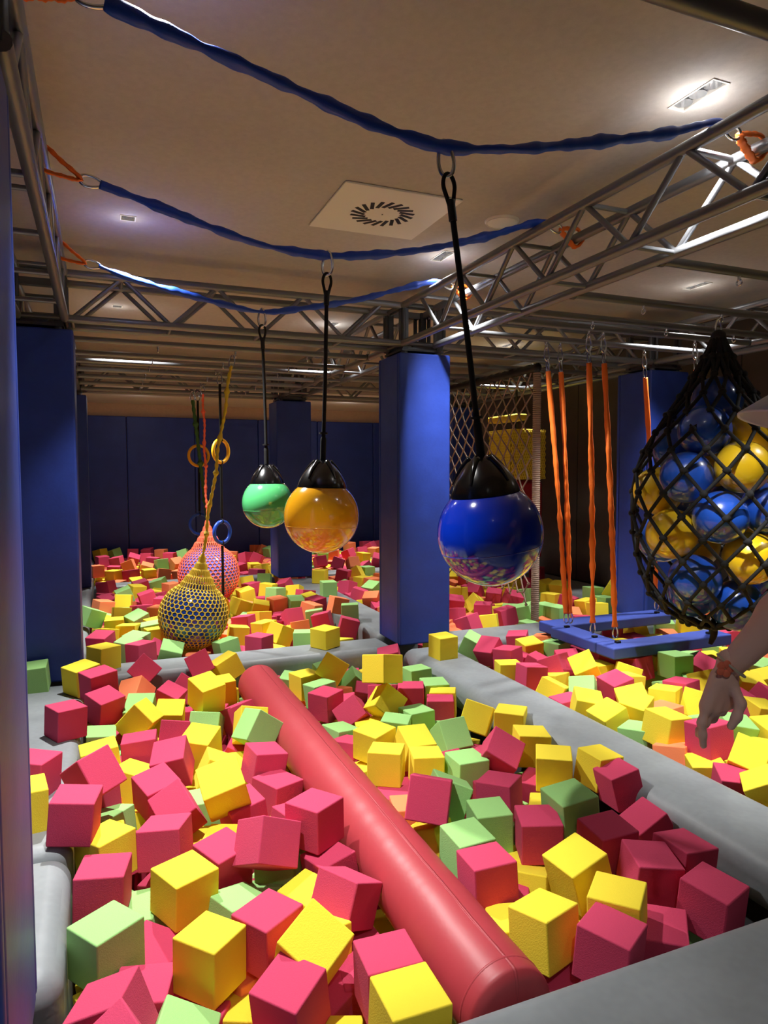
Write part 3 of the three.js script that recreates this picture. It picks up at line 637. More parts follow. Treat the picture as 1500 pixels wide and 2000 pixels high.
// ---- blue sagging ropes with orange slings
const ROPES = [
  [-1.9, [[0.038, 2.407], [0.277, 2.351], [0.551, 2.289], [0.701, 2.255], [0.86, 2.229], [0.974, 2.221], [1.21, 2.255], [1.502, 2.324], [1.824, 2.41], [2.058, 2.489], [2.11, 2.478]], 'with the blue ball'],
  [-2.95, [[0.025, 2.364], [0.221, 2.315], [0.419, 2.261], [0.628, 2.214], [0.782, 2.2], [0.942, 2.199], [1.134, 2.223], [1.413, 2.281], [1.739, 2.379], [2.059, 2.488], [2.11, 2.478]], 'with the yellow ball'],
  [-4.1, [[0.019, 2.366], [0.192, 2.315], [0.38, 2.278], [0.632, 2.23], [0.901, 2.198], [1.178, 2.245], [1.507, 2.324], [1.784, 2.413], [2.05, 2.488], [2.11, 2.478]], 'with the green ball'],
];
ROPES.forEach(([z, pts, who], ri) => {
  const t = thing('blue_rope', 'sagging blue sleeved rope strung between two trusses ' + who, 'rope', [0, 0, z]);
  const P = pts.map(p => V(p[0], p[1], 0)), ph = ri * 2.3;
  part(t, 'sleeve', sweep(P, s => { const w = 0.0188 + 0.0032 * Math.sin(s * 46 + ph) + 0.0026 * Math.sin(s * 97 + ph * 2) + 0.0012 * Math.sin(s * 211); return [w, w * (0.8 + 0.15 * Math.sin(s * 31 + ph))]; }, { n: 240, seg: 14, twist: s => s * 9 + ph }), M.blueRope);
  const eL = P[0], eR = P[P.length - 1];
  part(t, 'carabiner', carabiner(eL.clone().add(V(0.012, 0, 0)), V(1, -0.12, 0), 0.085, 0.04, 0.006, V(0, 1, 0.3)), M.chrome);
  part(t, 'carabiner', carabiner(eR.clone().add(V(-0.012, 0, 0)), V(-1, 0.2, 0), 0.075, 0.04, 0.006, V(0, 1, 0.3)), M.chrome);
  const sling = (x, y, hx, hy, s) => sweep([V(hx, hy, 0), V((hx + x) / 2, (hy + y) / 2 + 0.024, 0.01), V(x, y + 0.04, 0.01), V(x - s * 0.04, y, 0), V(x, y - 0.04, -0.01), V((hx + x) / 2, (hy + y) / 2 - 0.024, -0.01)], u => { const k = 0.0125 + 0.0016 * Math.sin(u * 70) + 0.001 * Math.sin(u * 190); return [k * 1.35, k * 0.62]; }, { n: 60, seg: 10, closed: true });
  part(t, 'orange_sling', sling(-0.175, 2.435, eL.x - 0.068, eL.y + 0.008, 1), M.orangeStrap, 'orange fabric sling round the truss chord');
  part(t, 'orange_sling', sling(2.265, 2.435, eR.x + 0.06, eR.y - 0.012, -1), M.orangeStrap, 'orange fabric sling round the truss chord');
});

// ---- hanging buoy balls
function hangingBall(top, c, r, mat, label) {
  const t = thing('hanging_ball', label, 'ball', [c.x, c.y, c.z]); const up = top.clone().sub(c), L = up.length(); up.normalize();
  const inner = new THREE.Quaternion().setFromUnitVectors(V(0, 1, 0), up); t.quaternion.copy(inner);
  const pr = []; for (let i = 0; i <= 40; i++) { const a = Math.PI * (1 - i / 40 * 0.78); pr.push(new THREE.Vector2(Math.sin(a) * r, Math.cos(a) * r)); }
  part(t, 'ball', new THREE.LatheGeometry(pr, 64), mat);
  part(t, 'seam', new THREE.TorusGeometry(r * 0.962, 0.0014, 5, 72).rotateX(Math.PI / 2).translate(0, -r * 0.27, 0), mat);
  const cap = [[0.662, 0.765], [0.64, 0.86], [0.585, 1.0], [0.5, 1.14], [0.4, 1.27], [0.3, 1.38], [0.2, 1.45], [0.1, 1.49], [0, 1.5]].map(p => new THREE.Vector2(p[0] * r, p[1] * r));
  part(t, 'cap', new THREE.LatheGeometry(cap, 48), M.blackRubber, 'glossy black rubber cap');
  for (let i = 0; i < 5; i++) { const a = i * 1.256; part(t, 'rib', sweep([V(Math.cos(a) * 0.2 * r, 1.46 * r, Math.sin(a) * 0.2 * r), V(Math.cos(a) * 0.41 * r, 1.27 * r, Math.sin(a) * 0.41 * r), V(Math.cos(a) * 0.59 * r, 1.0 * r, Math.sin(a) * 0.59 * r)], s => [0.012 * (1 - s * 0.7), 0.012 * (1 - s * 0.7)], { n: 14, seg: 8 }), M.blackRubber); }
  const y0 = 1.46 * r, y1 = L - 0.165;
  part(t, 'black_rope', sweep([V(0, y0, 0), V(0.002, (y0 + y1) / 2, 0), V(0, y1, 0)], s => { const k = s < 0.14 ? 0.0135 : 0.0092; return [k, k]; }, { n: 60, seg: 10 }), M.blackCord);
  part(t, 'sleeve', rod(V(0, y0 + 0.12, 0), V(0, y0 + 0.128, 0), 0.019, 14), M.black);
  part(t, 'rope_loop', sweep([V(0, y1 - 0.02, 0), V(0.012, y1 + 0.02, 0), V(0.019, y1 + 0.055, 0), V(0.012, y1 + 0.08, 0), V(0, y1 + 0.088, 0), V(-0.012, y1 + 0.08, 0), V(-0.019, y1 + 0.055, 0), V(-0.012, y1 + 0.02, 0)], () => [0.0065, 0.0065], { n: 48, seg: 8, closed: true }), M.blackCord);
  part(t, 'rope_whipping', rod(V(0, y1 - 0.05, 0), V(0, y1 + 0.012, 0), 0.0125, 12), M.black);
  part(t, 'carabiner', carabiner(V(0, L + 0.02, 0), V(0, 1, 0), 0.105, 0.046, 0.0062, V(1, 0, 0.6)), M.chrome);
}
hangingBall(V(0.974, 2.221, -1.9), V(1.139, 1.057, -1.9), 0.1665, ballMat(0x0a35c8), 'glossy blue hanging ball with black cap beside the blue pillar');
hangingBall(V(0.942, 2.199, -2.95), V(0.905, 1.059, -2.95), 0.166, ballMat(0xffb41c), 'glossy yellow hanging ball with black cap');
hangingBall(V(0.901, 2.198, -4.1), V(0.923, 1.073, -4.1), 0.152, ballMat(0x58c277), 'glossy green hanging ball with black cap');

// ---- balls in crocheted nets on knotted ropes
function nettedBall(top, c, r, cord, inner, cols, rows, label) {
  const t = thing('netted_ball', label, 'ball', [c.x, c.y, c.z]); const up = top.clone().sub(c), L = up.length(); t.quaternion.setFromUnitVectors(V(0, 1, 0), up.normalize());
  part(t, 'ball', new THREE.SphereGeometry(r, 48, 32), ballMat(inner));
  const prof = s => { const a = Math.PI * (0.97 - 0.81 * s / 0.82), u = Math.min(1, (s - 0.82) / 0.18), a0 = Math.PI * 0.16; return s <= 0.82 ? [Math.sin(a) * r * 1.014, Math.cos(a) * r * 1.014] : [Math.sin(a0) * r * 1.014 * (1 - u) ** 1.5 + 0.013, Math.cos(a0) * r * 1.014 + u * r * 0.95]; };
  const K = (i, j) => { const [q, y] = prof(i / rows), a = (j + (i % 2) * 0.5) / cols * 2 * Math.PI; return V(Math.cos(a) * q, y, Math.sin(a) * q); };
  const g = []; for (let i = 0; i < rows; i++) for (let j = 0; j < cols; j++) { const a = K(i, j), o = i % 2, b = K(i + 1, o ? j : j - 1), c = K(i + 1, o ? j + 1 : j), m = a.clone().setY(a.y + (b.y - a.y) * 0.45).lerp(b.clone().add(c).multiplyScalar(0.5), 0.4); g.push(rod(a, m, 0.0052, 5, 0.0052, true), rod(m, b, 0.0036, 5, 0.0036, true), rod(m, c, 0.0036, 5, 0.0036, true)); }
  const net = part(t, 'cord_net', merge(g), cord); net.userData.kind = 'stuff';
  const y0 = prof(0.985)[1], y1 = L - 0.08, P = []; for (let i = 0; i <= 9; i++) P.push(V(0.006 * Math.sin(i * 2.1), y0 + (y1 - y0) * i / 9, 0.006 * Math.cos(i * 1.7)));
  part(t, 'knotted_rope', sweep(P, s => { let k = 0.0125 + 0.0025 * Math.sin(s * 160); for (const q of [0.12, 0.27, 0.44, 0.62, 0.86]) k += 0.011 * Math.exp(-(((s - q) / 0.012) ** 2)); return [k, k * 0.85]; }, { n: 220, seg: 8, twist: s => s * 40 }), cord);
  part(t, 'carabiner', carabiner(V(0, L, 0), V(0, 1, 0), 0.09, 0.04, 0.0045), M.chrome);
}
nettedBall(V(0.93, 2.125, -5.23), V(0.613, 0.2, -5.23), 0.246, M.yellowCord, 0x1d3f9c, 36, 26, 'dark blue ball in a yellow crocheted net on a knotted yellow rope');
nettedBall(V(0.97, 2.125, -7.17), V(0.999, 0.225, -7.17), 0.3, M.coralCord, 0x6f6fd0, 40, 30, 'ball in a coral crocheted net on a knotted coral rope');
{
  const t = thing('green_rope', 'knotted dark green rope hanging behind the yellow rings', 'rope', [0, 0, 0]);
  const P = []; for (let i = 0; i <= 8; i++) P.push(V(0.93 + 0.02 * i, 2.03 - 0.21 * i, -7.67 + 0.012 * i));
  part(t, 'rope', sweep(P, s => { let k = 0.018 + 0.003 * Math.sin(s * 130); for (const q of [0.15, 0.4, 0.63, 0.88]) k += 0.012 * Math.exp(-(((s - q) / 0.014) ** 2)); return [k, k]; }, { n: 160, seg: 8 }), M.greenCord);
  part(t, 'carabiner', carabiner(V(0.93, 2.125, -7.69), V(0, 1, 0), 0.1, 0.045, 0.005), M.chrome);
}
// ---- gymnastic rings on black straps
function ringSet(x, z, rings, label) {
  const t = thing('ring_strap', label, 'rings', [x, 0, z], 'hanging ring straps');
  part(t, 'carabiner', carabiner(V(0, 2.125, 0), V(0, 1, 0), 0.1, 0.045, 0.005), M.chrome);
  let y = 2.03;
  for (const [cy, r, mat, tilt] of rings) {
    part(t, 'strap', sweep([V(0, y, 0), V(0, (y + cy + r) / 2, 0.003), V(0, cy + r + 0.012, 0)], s => [0.012, 0.0075], { n: 20, seg: 8 }), M.blackCord);
    const rg = part(t, 'ring', new THREE.TorusGeometry(r - 0.016, 0.016, 14, 44).rotateY(tilt).translate(0, cy, 0), mat);
    for (const s of [1, -1]) part(t, 'strap_loop', new THREE.TorusGeometry(0.019, 0.0055, 8, 16).rotateY(Math.PI / 2 + tilt).translate(0, cy + s * (r - 0.016), 0), M.black);
    y = cy - r - 0.01;
  }
}
ringSet(0.985, -7.69, [[1.44, 0.125, M.yellowRing, 0.2], [0.7, 0.125, M.blueRing, 0.2]], 'black strap with a yellow ring and a blue ring beside the green rope');
ringSet(0.985, -6.2, [[1.445, 0.115, M.yellowRing, 0.7], [0.73, 0.11, M.blueRing, 0.6], [0.03, 0.12, M.yellowRing, 1.0]], 'black strap with yellow, blue and yellow rings in front of the coral net');

// ---- black net bag full of balls
{
  const cx = 3.3, cz = -3.0;
  const t = thing('net_bag', 'large black knotted net bag of blue and yellow balls on a steel pipe', 'net bag', [cx, 0, cz]);
  const pf = [[0.34, 0.04], [0.365, 0.14], [0.42, 0.24], [0.51, 0.335], [0.68, 0.405], [0.89, 0.445], [1.13, 0.452], [1.31, 0.42], [1.51, 0.315], [1.69, 0.2], [1.83, 0.12], [1.94, 0.06], [2.02, 0.03]];
  const cv = new THREE.CatmullRomCurve3(pf.map(p => V(p[1], p[0], 0))), rows = 16, cols = 13;
  const K = (i, j) => { const p = cv.getPointAt(i / rows), a = (j + (i % 2) * 0.5) / cols * 2 * Math.PI + 0.1; return V(Math.cos(a) * p.x, p.y, Math.sin(a) * p.x); };
  const cords = [], knots = [];
  for (let i = 0; i <= rows; i++) for (let j = 0; j < cols; j++) {
    const a = K(i, j), o = i % 2;
    if (i > 0 && i < rows) knots.push(new THREE.IcosahedronGeometry(0.023, 1).scale(1, 0.85, 1).rotateZ(i).translate(a.x, a.y, a.z));
    if (i < rows) { cords.push(rod(a, K(i + 1, o ? j : j - 1), 0.0108, 6, 0.0108, true), rod(a, K(i + 1, o ? j + 1 : j), 0.0108, 6, 0.0108, true)); }
  }
  part(t, 'net_cords', merge(cords), M.blackCord).userData.kind = 'stuff'; part(t, 'net_knots', merge(knots), M.blackCord).userData.kind = 'stuff';
  part(t, 'gathered_top', new THREE.LatheGeometry([[0.0, 1.99], [0.045, 2.0], [0.04, 2.04], [0.025, 2.06], [0, 2.065]].map(p => new THREE.Vector2(...p)), 14), M.black);
  part(t, 'bottom_knot', sweep([V(0, 0.36, 0), V(0.01, 0.3, 0.01), V(-0.005, 0.24, 0)], s => [0.03 - 0.018 * s, 0.03 - 0.018 * s], { n: 16, seg: 8 }), M.blackCord);
  part(t, 'carabiner', carabiner(V(0, 2.125, 0), V(0, 1, 0), 0.09, 0.045, 0.006), M.chrome);
  const blue = ballMat(0x1f4fb4), yel = ballMat(0xf0c51e), sp = new THREE.SphereGeometry(0.143, 36, 24);
  blue.roughness = 0.28; yel.roughness = 0.3;
  const front = ['b', 3.02, 1.45, 'b', 2.93, 1.2, 'y', 3.1, 1.26, 'y', 3.3, 1.42, 'y', 3.42, 1.16, 'b', 3.02, 0.99, 'b', 3.32, 1.03, 'y', 2.92, 0.88, 'y', 3.26, 0.8, 'b', 3.05, 0.72, 'b', 3.25, 0.56, 'b', 3.2, 1.62, 'y', 3.5, 0.86, 'b', 3.42, 0.62];
  const pos = [];
  for (let i = 0; i < front.length; i += 3) pos.push([front[i], front[i + 1], front[i + 2], -2.72]);
  for (const [c, x, y, z] of [['b', 3.1, 0.85, -3.25], ['y', 3.4, 0.8, -3.25], ['b', 3.55, 1.05, -3.2], ['y', 3.05, 1.15, -3.2], ['b', 3.3, 1.1, -3.28], ['y', 3.45, 1.3, -3.15], ['b', 3.2, 1.4, -3.15], ['b', 3.25, 0.52, -3.05]]) pos.push([c, x, y, z]);
  const q = pos.map(p => V(p[1], p[2], p[3]));
  for (let it = 0; it < 120; it++) {   // settle the balls against each other and inside the bag
    for (let i = 0; i < q.length; i++) for (let j = i + 1; j < q.length; j++) { const d = q[j].clone().sub(q[i]), L = d.length(); if (L < 0.282) { d.multiplyScalar((0.282 - L) / (L + 1e-6) * 0.5); q[j].add(d); q[i].sub(d); } }
    for (const v of q) { v.y = Math.max(0.5, Math.min(1.66, v.y)); let rr = 0.44; for (let k = 0; k + 1 < pf.length; k++) if (v.y >= pf[k][0] && v.y <= pf[k + 1][0]) rr = pf[k][1] + (pf[k + 1][1] - pf[k][1]) * (v.y - pf[k][0]) / (pf[k + 1][0] - pf[k][0]); const m = Math.max(0.02, rr - 0.146), dx = v.x - cx, dz = v.z - cz, h = Math.hypot(dx, dz); if (h > m) { v.x = cx + dx / h * m; v.z = cz + dz / h * m; } }
  }
  q.forEach((v, i) => { const b = pos[i][0] === 'b', m = solo(b ? 'plastic_ball' : 'plastic_ball', sp, b ? blue : yel, 'shiny ' + (b ? 'blue' : 'yellow') + ' ball ' + (v.y > 1.3 ? 'near the top of' : v.y > 0.85 ? 'in the middle of' : 'in the bottom of') + ' the black net bag', 'ball', b ? 'blue balls in the net bag' : 'yellow balls in the net bag'); m.position.copy(v); });
}

// ---- U-shaped swing of blue padded boards on orange straps
{
  const t = thing('padded_swing', 'swing of three blue padded boards hanging on orange straps', 'swing', [0, 0, 0]);
  part(t, 'board', rbox(2.975, 3.99, 0.062, 0.138, -3.625, -3.45, 0.012), M.swingBlue);
  part(t, 'board', rbox(2.975, 3.15, 0.062, 0.138, -4.12, -3.63, 0.012), M.swingBlue);
  part(t, 'board', rbox(3.02, 4.12, 0.062, 0.138, -4.33, -4.13, 0.012), M.swingBlue);
  const strap = (a, b, tw, ph) => {
    const n = a.clone().sub(b).normalize(), A = a.clone().addScaledVector(n, -0.17), B = b.clone().addScaledVector(n, 0.1);
    const P = [0, 0.25, 0.5, 0.75, 1].map(s => A.clone().lerp(B, s).add(V(Math.sin(s * Math.PI) * 0.008, 0, 0)));
    part(t, 'orange_strap', sweep(P, s => { const g = Math.min(1, s * 1.6), k = 0.019 + g * (0.0025 * Math.sin(s * 55 + ph) + 0.0014 * Math.sin(s * 140)); return [k, k * (0.75 + 0.2 * Math.sin(s * 33 + ph) * g)]; }, { n: 150, seg: 10, twist: s => s * tw }), M.orangeStrap);
    part(t, 'carabiner', carabiner(a, n, 0.1, 0.04, 0.005), M.chrome);
    part(t, 'carabiner', carabiner(A.clone().addScaledVector(n, 0.085), n, 0.09, 0.03, 0.0045, V(0, 0, 1)), M.chrome);
    part(t, 'shackle', carabiner(B.clone().addScaledVector(n, 0.012), n, 0.085, 0.04, 0.005), M.chrome);
  };
  strap(V(2.873, 2.12, -4.06), V(3.075, 0.142, -4.06), 4, 0); strap(V(2.988, 2.12, -4.06), V(3.1, 0.142, -4.05), 6, 1.2);
  strap(V(2.905, 2.12, -3.65), V(3.045, 0.142, -3.74), 10, 2); strap(V(3.02, 2.12, -3.65), V(3.09, 0.142, -3.57), 16, 3);
  strap(V(3.735, 2.12, -4.06), V(4.04, 0.142, -4.2), 5, 4); strap(V(3.8, 2.12, -3.65), V(3.85, 0.142, -3.52), 5, 5);
  for (const [x, z] of [[3.075, -4.06], [3.06, -3.74], [3.1, -3.56], [4.04, -4.2], [3.85, -3.52]]) part(t, 'anchor', rbox(x - 0.018, x + 0.018, 0.136, 0.152, z - 0.014, z + 0.014, 0.004, 2), M.black);
}

// ---- climbing net with wrapped post
{
  const t = thing('climbing_net', 'tan rope climbing net beside a rope-wrapped post', 'net', [3.38, 0, 0]);
  const z0 = -4.98, z1 = -6.6, cols = 10, rows = 22, cords = [], knots = [];
  const K = (i, j) => { const w = (z1 - z0) / cols, zz = z0 + w * (j + (i % 2) * 0.5), edge = 0.09 * Math.abs(Math.sin(j * 1.3)) * (1 - i / rows); return V(0.05 * Math.sin(zz * 3) * (1 - i / rows) + 0.02 * Math.sin(i), 0.12 + edge + (2.1 - 0.12 - edge) * i / rows, zz); };
  for (let i = 0; i < rows; i++) for (let j = 0; j < cols; j++) {
    const a = K(i, j), o = i % 2; knots.push(new THREE.IcosahedronGeometry(0.014, 0).translate(a.x, a.y, a.z));
    if (o || j > 0) cords.push(rod(a, K(i + 1, o ? j : j - 1), 0.0068, 5, 0.0068, true)); if (!o || j < cols - 1) cords.push(rod(a, K(i + 1, o ? j + 1 : j), 0.0068, 5, 0.0068, true));
  }
  part(t, 'net_cords', merge(cords), M.tanCord).userData.kind = 'stuff'; part(t, 'net_knots', merge(knots), M.tanCord).userData.kind = 'stuff';
  const wr = []; for (let i = 0; i < 120; i++) wr.push(new THREE.TorusGeometry(0.026, 0.0095, 6, 16).rotateX(Math.PI / 2 + 0.03 * Math.sin(i * 7)).translate(0, 0.012 + i * 0.0173, -4.9));
  part(t, 'post', rod(V(0, 0.002, -4.9), V(0, 2.1, -4.9), 0.026, 14), M.darkSteel);
  part(t, 'rope_wrapping', merge(wr), M.tanCord).userData.kind = 'stuff';
  part(t, 'top_bar', sweep([V(0, 2.12, -4.88), V(0, 2.12, -6.6)], s => [0.035 + 0.004 * Math.sin(s * 90), 0.03], { n: 60, seg: 10 }), M.black, 'black wrapped bar');
  const b = thing('climbing_bag', 'yellow net-covered block over a red one behind the climbing net', 'climbing block', [4.1, 0, -6.45]);
  part(b, 'yellow_section', rbox(-0.05, 0.4, 1.17, 1.72, -0.35, 0.12, 0.06, 4), std(0xb39a2c, { roughness: 0.9 }));
  part(b, 'red_section', rbox(-0.02, 0.38, 0.3, 1.165, -0.33, 0.1, 0.05, 4), std(0xa3162c, { roughness: 0.8, bumpMap: clothGrain, bumpScale: 0.004 }));
  const g = []; for (let i = -9; i < 26; i++) for (const s of [1, -1]) { const a = -0.33 + i * 0.025, b = a + 0.21, lo = Math.max(a, -0.33), hi = Math.min(b, 0.1); if (lo >= hi) continue; const f = z => s > 0 ? 1.18 + (z - a) / 0.21 * 0.53 : 1.71 - (z - a) / 0.21 * 0.53; g.push(rod(V(-0.052, f(lo), lo), V(-0.052, f(hi), hi), 0.0075, 4, 0.0075, true), rod(V(lo + 0.28, f(lo), 0.122), V(hi + 0.28, f(hi), 0.122), 0.0075, 4, 0.0075, true)); }
  part(b, 'net_cover', merge(g), std(0xe6cf44, { roughness: 0.85 })).userData.kind = 'stuff';
  part(b, 'hanger', rod(V(0.12, 1.71, -0.05), V(0.12, 2.152, -0.05), 0.012, 8), M.black);
  part(b, 'yellow_bar', rbox(-0.05, 0.1, 1.8, 1.87, -0.38, 0.2, 0.02), std(0xd9bd3a));
}

// ---- red vinyl roll lying across the pit
{
  const A = V(ROLL[0], ROLL[1], ROLL[2]), B = V(ROLL[3], ROLL[4], ROLL[5]), r = 0.122;
  const t = thing('vinyl_roll', 'long red vinyl padded roll lying across the foam pit', 'roll');
  const d = B.clone().sub(A).normalize();
  const P = []; for (let i = 0; i <= 6; i++) P.push(A.clone().lerp(B, i / 6));
  const g = sweep(P, s => { const e = Math.min(1, Math.sqrt(Math.max(0, 1 - (1 - Math.min(1, s / 0.045)) ** 2)) + 0.02), e2 = Math.min(1, Math.sqrt(Math.max(0, 1 - (1 - Math.min(1, (1 - s) / 0.03)) ** 2)) + 0.3); const k = r * e * e2 * (1 + 0.006 * Math.sin(s * 60) + 0.0035 * Math.sin(s * 150 + 3 * Math.sin(s * 17)) * Math.max(0, Math.sin(s * 5.2 - 1.6)) + 0.003 * Math.sin(s * 330 + 4 * Math.sin(s * 23)) * Math.max(0, s - 0.35)); return [k, k]; }, { n: 260, seg: 56 });
  const p = g.attributes.position, u = g.attributes.uv; for (let i = 0; i < p.count; i++) u.setXY(i, u.getX(i) * 8, u.getY(i) * 1.3);
  part(t, 'cover', g, M.redVinyl);
  part(t, 'end_piping', new THREE.TorusGeometry(r * 0.97, 0.006, 8, 48).applyQuaternion(new THREE.Quaternion().setFromUnitVectors(V(0, 0, 1), d)).translate(...B.clone().addScaledVector(d, -0.07).toArray()), M.redVinyl);
}

// ---------------------------------------------------------------- foam cubes
const cubeGeo = new RoundedBoxGeometry(1, 1, 1, 2, 0.035);
const CN = { p: 'pink', y: 'yellow', g: 'green', o: 'orange' };
function pitOf(x, z) {
  if (z > -4.55) return x < 2.15 ? 'in the pit with the red roll' : 'in the pit under the swing boards';
  if (z < -8.35) return 'in the farthest pit against the navy wall';
  return x < 2.15 ? 'in the pit under the netted balls' : 'in the pit below the climbing net';
}
const SPECIAL = { ledge: { g: 'green foam cube on the grey ledge against the blue pillar' }, beam: {} };
const rest = [];
const UP = V(0, 0, 0);
function cubeLabel(c, i) {   // posture, place and touching neighbour tell the cubes of one colour apart
  const [k, x, y, z, qx, qy, qz] = c, qn = new THREE.Quaternion(qx, qy, qz, Math.sqrt(Math.max(0, 1 - qx * qx - qy * qy - qz * qz)));
  let best = 0; for (const a of [[1, 0, 0], [0, 1, 0], [0, 0, 1]]) { UP.set(...a).applyQuaternion(qn); best = Math.max(best, Math.abs(UP.y)); }
  const posture = best > 0.975 ? 'upright' : best > 0.9 ? 'slightly tilted' : 'steeply tilted';
  let nd = 1e9, nc = null; CUBES.forEach((o, j) => { if (j === i) return; const d = Math.hypot(o[1] - x, o[2] - y, o[3] - z); if (d < nd) { nd = d; nc = o[0]; } });
  const pit = pitOf(x, z); let place = pit;
  if (z > -4.55 && x < 2.15) {
    UP.set(0, 0, 0); new THREE.Line3(V(ROLL[0], ROLL[1], ROLL[2]), V(ROLL[3], ROLL[4], ROLL[5])).closestPointToPoint(V(x, y, z), true, UP);
    const d = Math.hypot(UP.x - x, UP.y - y, UP.z - z), left = x < UP.x;
    place = d < 0.27 ? 'against the red roll, ' + (left ? 'ledge' : 'beam') + ' side' : z > -1.8 ? 'at the platform edge' : z < -4.15 ? 'along the cross beam' : x < 0.12 ? 'along the grey ledge' : x > 1.72 ? 'along the long beam' : left ? 'between roll and ledge' : 'between roll and long beam';
  } else if (z > -4.55) place = x < 2.62 ? 'in the swing pit beside the beam' : z > -3.4 ? 'in front of the blue swing boards' : 'beneath the blue swing boards';
  else if (z > -8.35 && x < 2.15) place = z > -5.6 ? 'beside the yellow netted ball' : z > -6.9 ? 'between the yellow and coral netted balls' : 'behind the coral netted ball';
  return posture + ' ' + CN[k] + ' foam cube ' + place + (nc ? ', nearest a ' .replace('a ', nc === 'o' ? 'an ' : 'a ') + CN[nc] + ' one' : '');
}
CUBES.forEach((c, i) => {
  const [k, x, y, z, qx, qy, qz, w, h, d, on] = c, qw = Math.sqrt(Math.max(0, 1 - qx * qx - qy * qy - qz * qz));
  if (i >= 300) { rest.push(c); return; }
  let label = cubeLabel(c, i), group = CN[k] + ' foam cubes ' + pitOf(x, z);
  if (on === 1) { group = undefined; label = k === 'g' ? 'green foam cube on the grey ledge against the blue pillar' : k === 'y' ? 'yellow foam cube standing on the grey ledge beside the near blue post' : x > -0.2 ? 'pink foam cube standing on the very edge of the grey ledge' : 'pink foam cube on the grey ledge behind the yellow one'; }
  if (on === 2) { group = undefined; label = z > -4.5 ? 'yellow foam cube alone on the long grey beam before the pillar' : z > -5 ? 'yellow foam cube alone on the cross beam behind the red roll' : CN[k] + ' foam cube on the dark beam between the two pillars'; }
  const m = solo('foam_cube', cubeGeo, M[k], label, 'foam cube', group);
  m.position.set(x, y, z); m.quaternion.set(qx, qy, qz, qw); m.scale.set(w / 1000, h / 1000, d / 1000);
});
{
  const list = rest.map(c => [c[0], c[1], c[2], c[3], new THREE.Quaternion(c[4], c[5], c[6], Math.sqrt(Math.max(0, 1 - c[4] ** 2 - c[5] ** 2 - c[6] ** 2)))]);
  const pits = [[-0.04, 1.88, -4.45, -1.45], [2.42, 4.35, -4.4, -1.08], [-0.04, 1.88, -8.12, -4.96], [2.42, 4.35, -8.12, -4.94], [-0.04, 4.35, -10.95, -8.6]];
  const keys = 'ppppyyyygggo', keysFar = 'ppppyyyggooo';
  const Aroll = V(ROLL[0], ROLL[1], ROLL[2]), Broll = V(ROLL[3], ROLL[4], ROLL[5]), line = new THREE.Line3(Aroll, Broll), tmp = V(0, 0, 0);
  pits.forEach(([x0, x1, z0, z1], pi) => {
    for (const [y, sp] of [[-0.1, 0.19], [-0.24, 0.175], [-0.39, 0.175], [-0.54, 0.175]]) for (let x = x0 + 0.04; x <= x1 - 0.04; x += sp) for (let z = z0 + 0.04; z <= z1 - 0.04; z += sp) {
      const p = V(x + (rnd() - 0.5) * 0.05, (pi === 0 && y > -0.15 ? -0.165 : y) + (rnd() - 0.5) * 0.03, z + (rnd() - 0.5) * 0.05), k = (pi > 1 ? keysFar : keys)[Math.floor(rnd() * 12)];
      const q = new THREE.Quaternion().setFromEuler(new THREE.Euler((rnd() - 0.5) * 0.45, rnd() * 6, (rnd() - 0.5) * 0.45));
      const lim = y > -0.15 ? 0.15 : 0.1; let ok = true;
      for (const c of CUBES) { const dx = c[1] - p.x, dy = c[2] - p.y, dz = c[3] - p.z; if (dx * dx + dy * dy + dz * dz < lim * lim) { ok = false; break; } }
      if (ok && pi === 0) { line.closestPointToPoint(p, true, tmp); if (tmp.distanceTo(p) < 0.2) ok = false; }
      if (ok) list.push([k, p.x, p.y, p.z, q]);
    }
  });
  const im = shade(new THREE.InstancedMesh(cubeGeo, foamMat(0xffffff), list.length)), mt = new THREE.Matrix4();
  list.forEach(([k, x, y, z, q], i) => { im.setMatrixAt(i, mt.compose(V(x, y, z), q, V(0.148, 0.148, 0.148))); im.setColorAt(i, M[k].color); });
  im.name = 'foam_cube_filling'; im.userData = { kind: 'stuff', label: 'deep filling of mixed foam cubes below the top layer', category: 'foam cubes' }; scene.add(im);
}

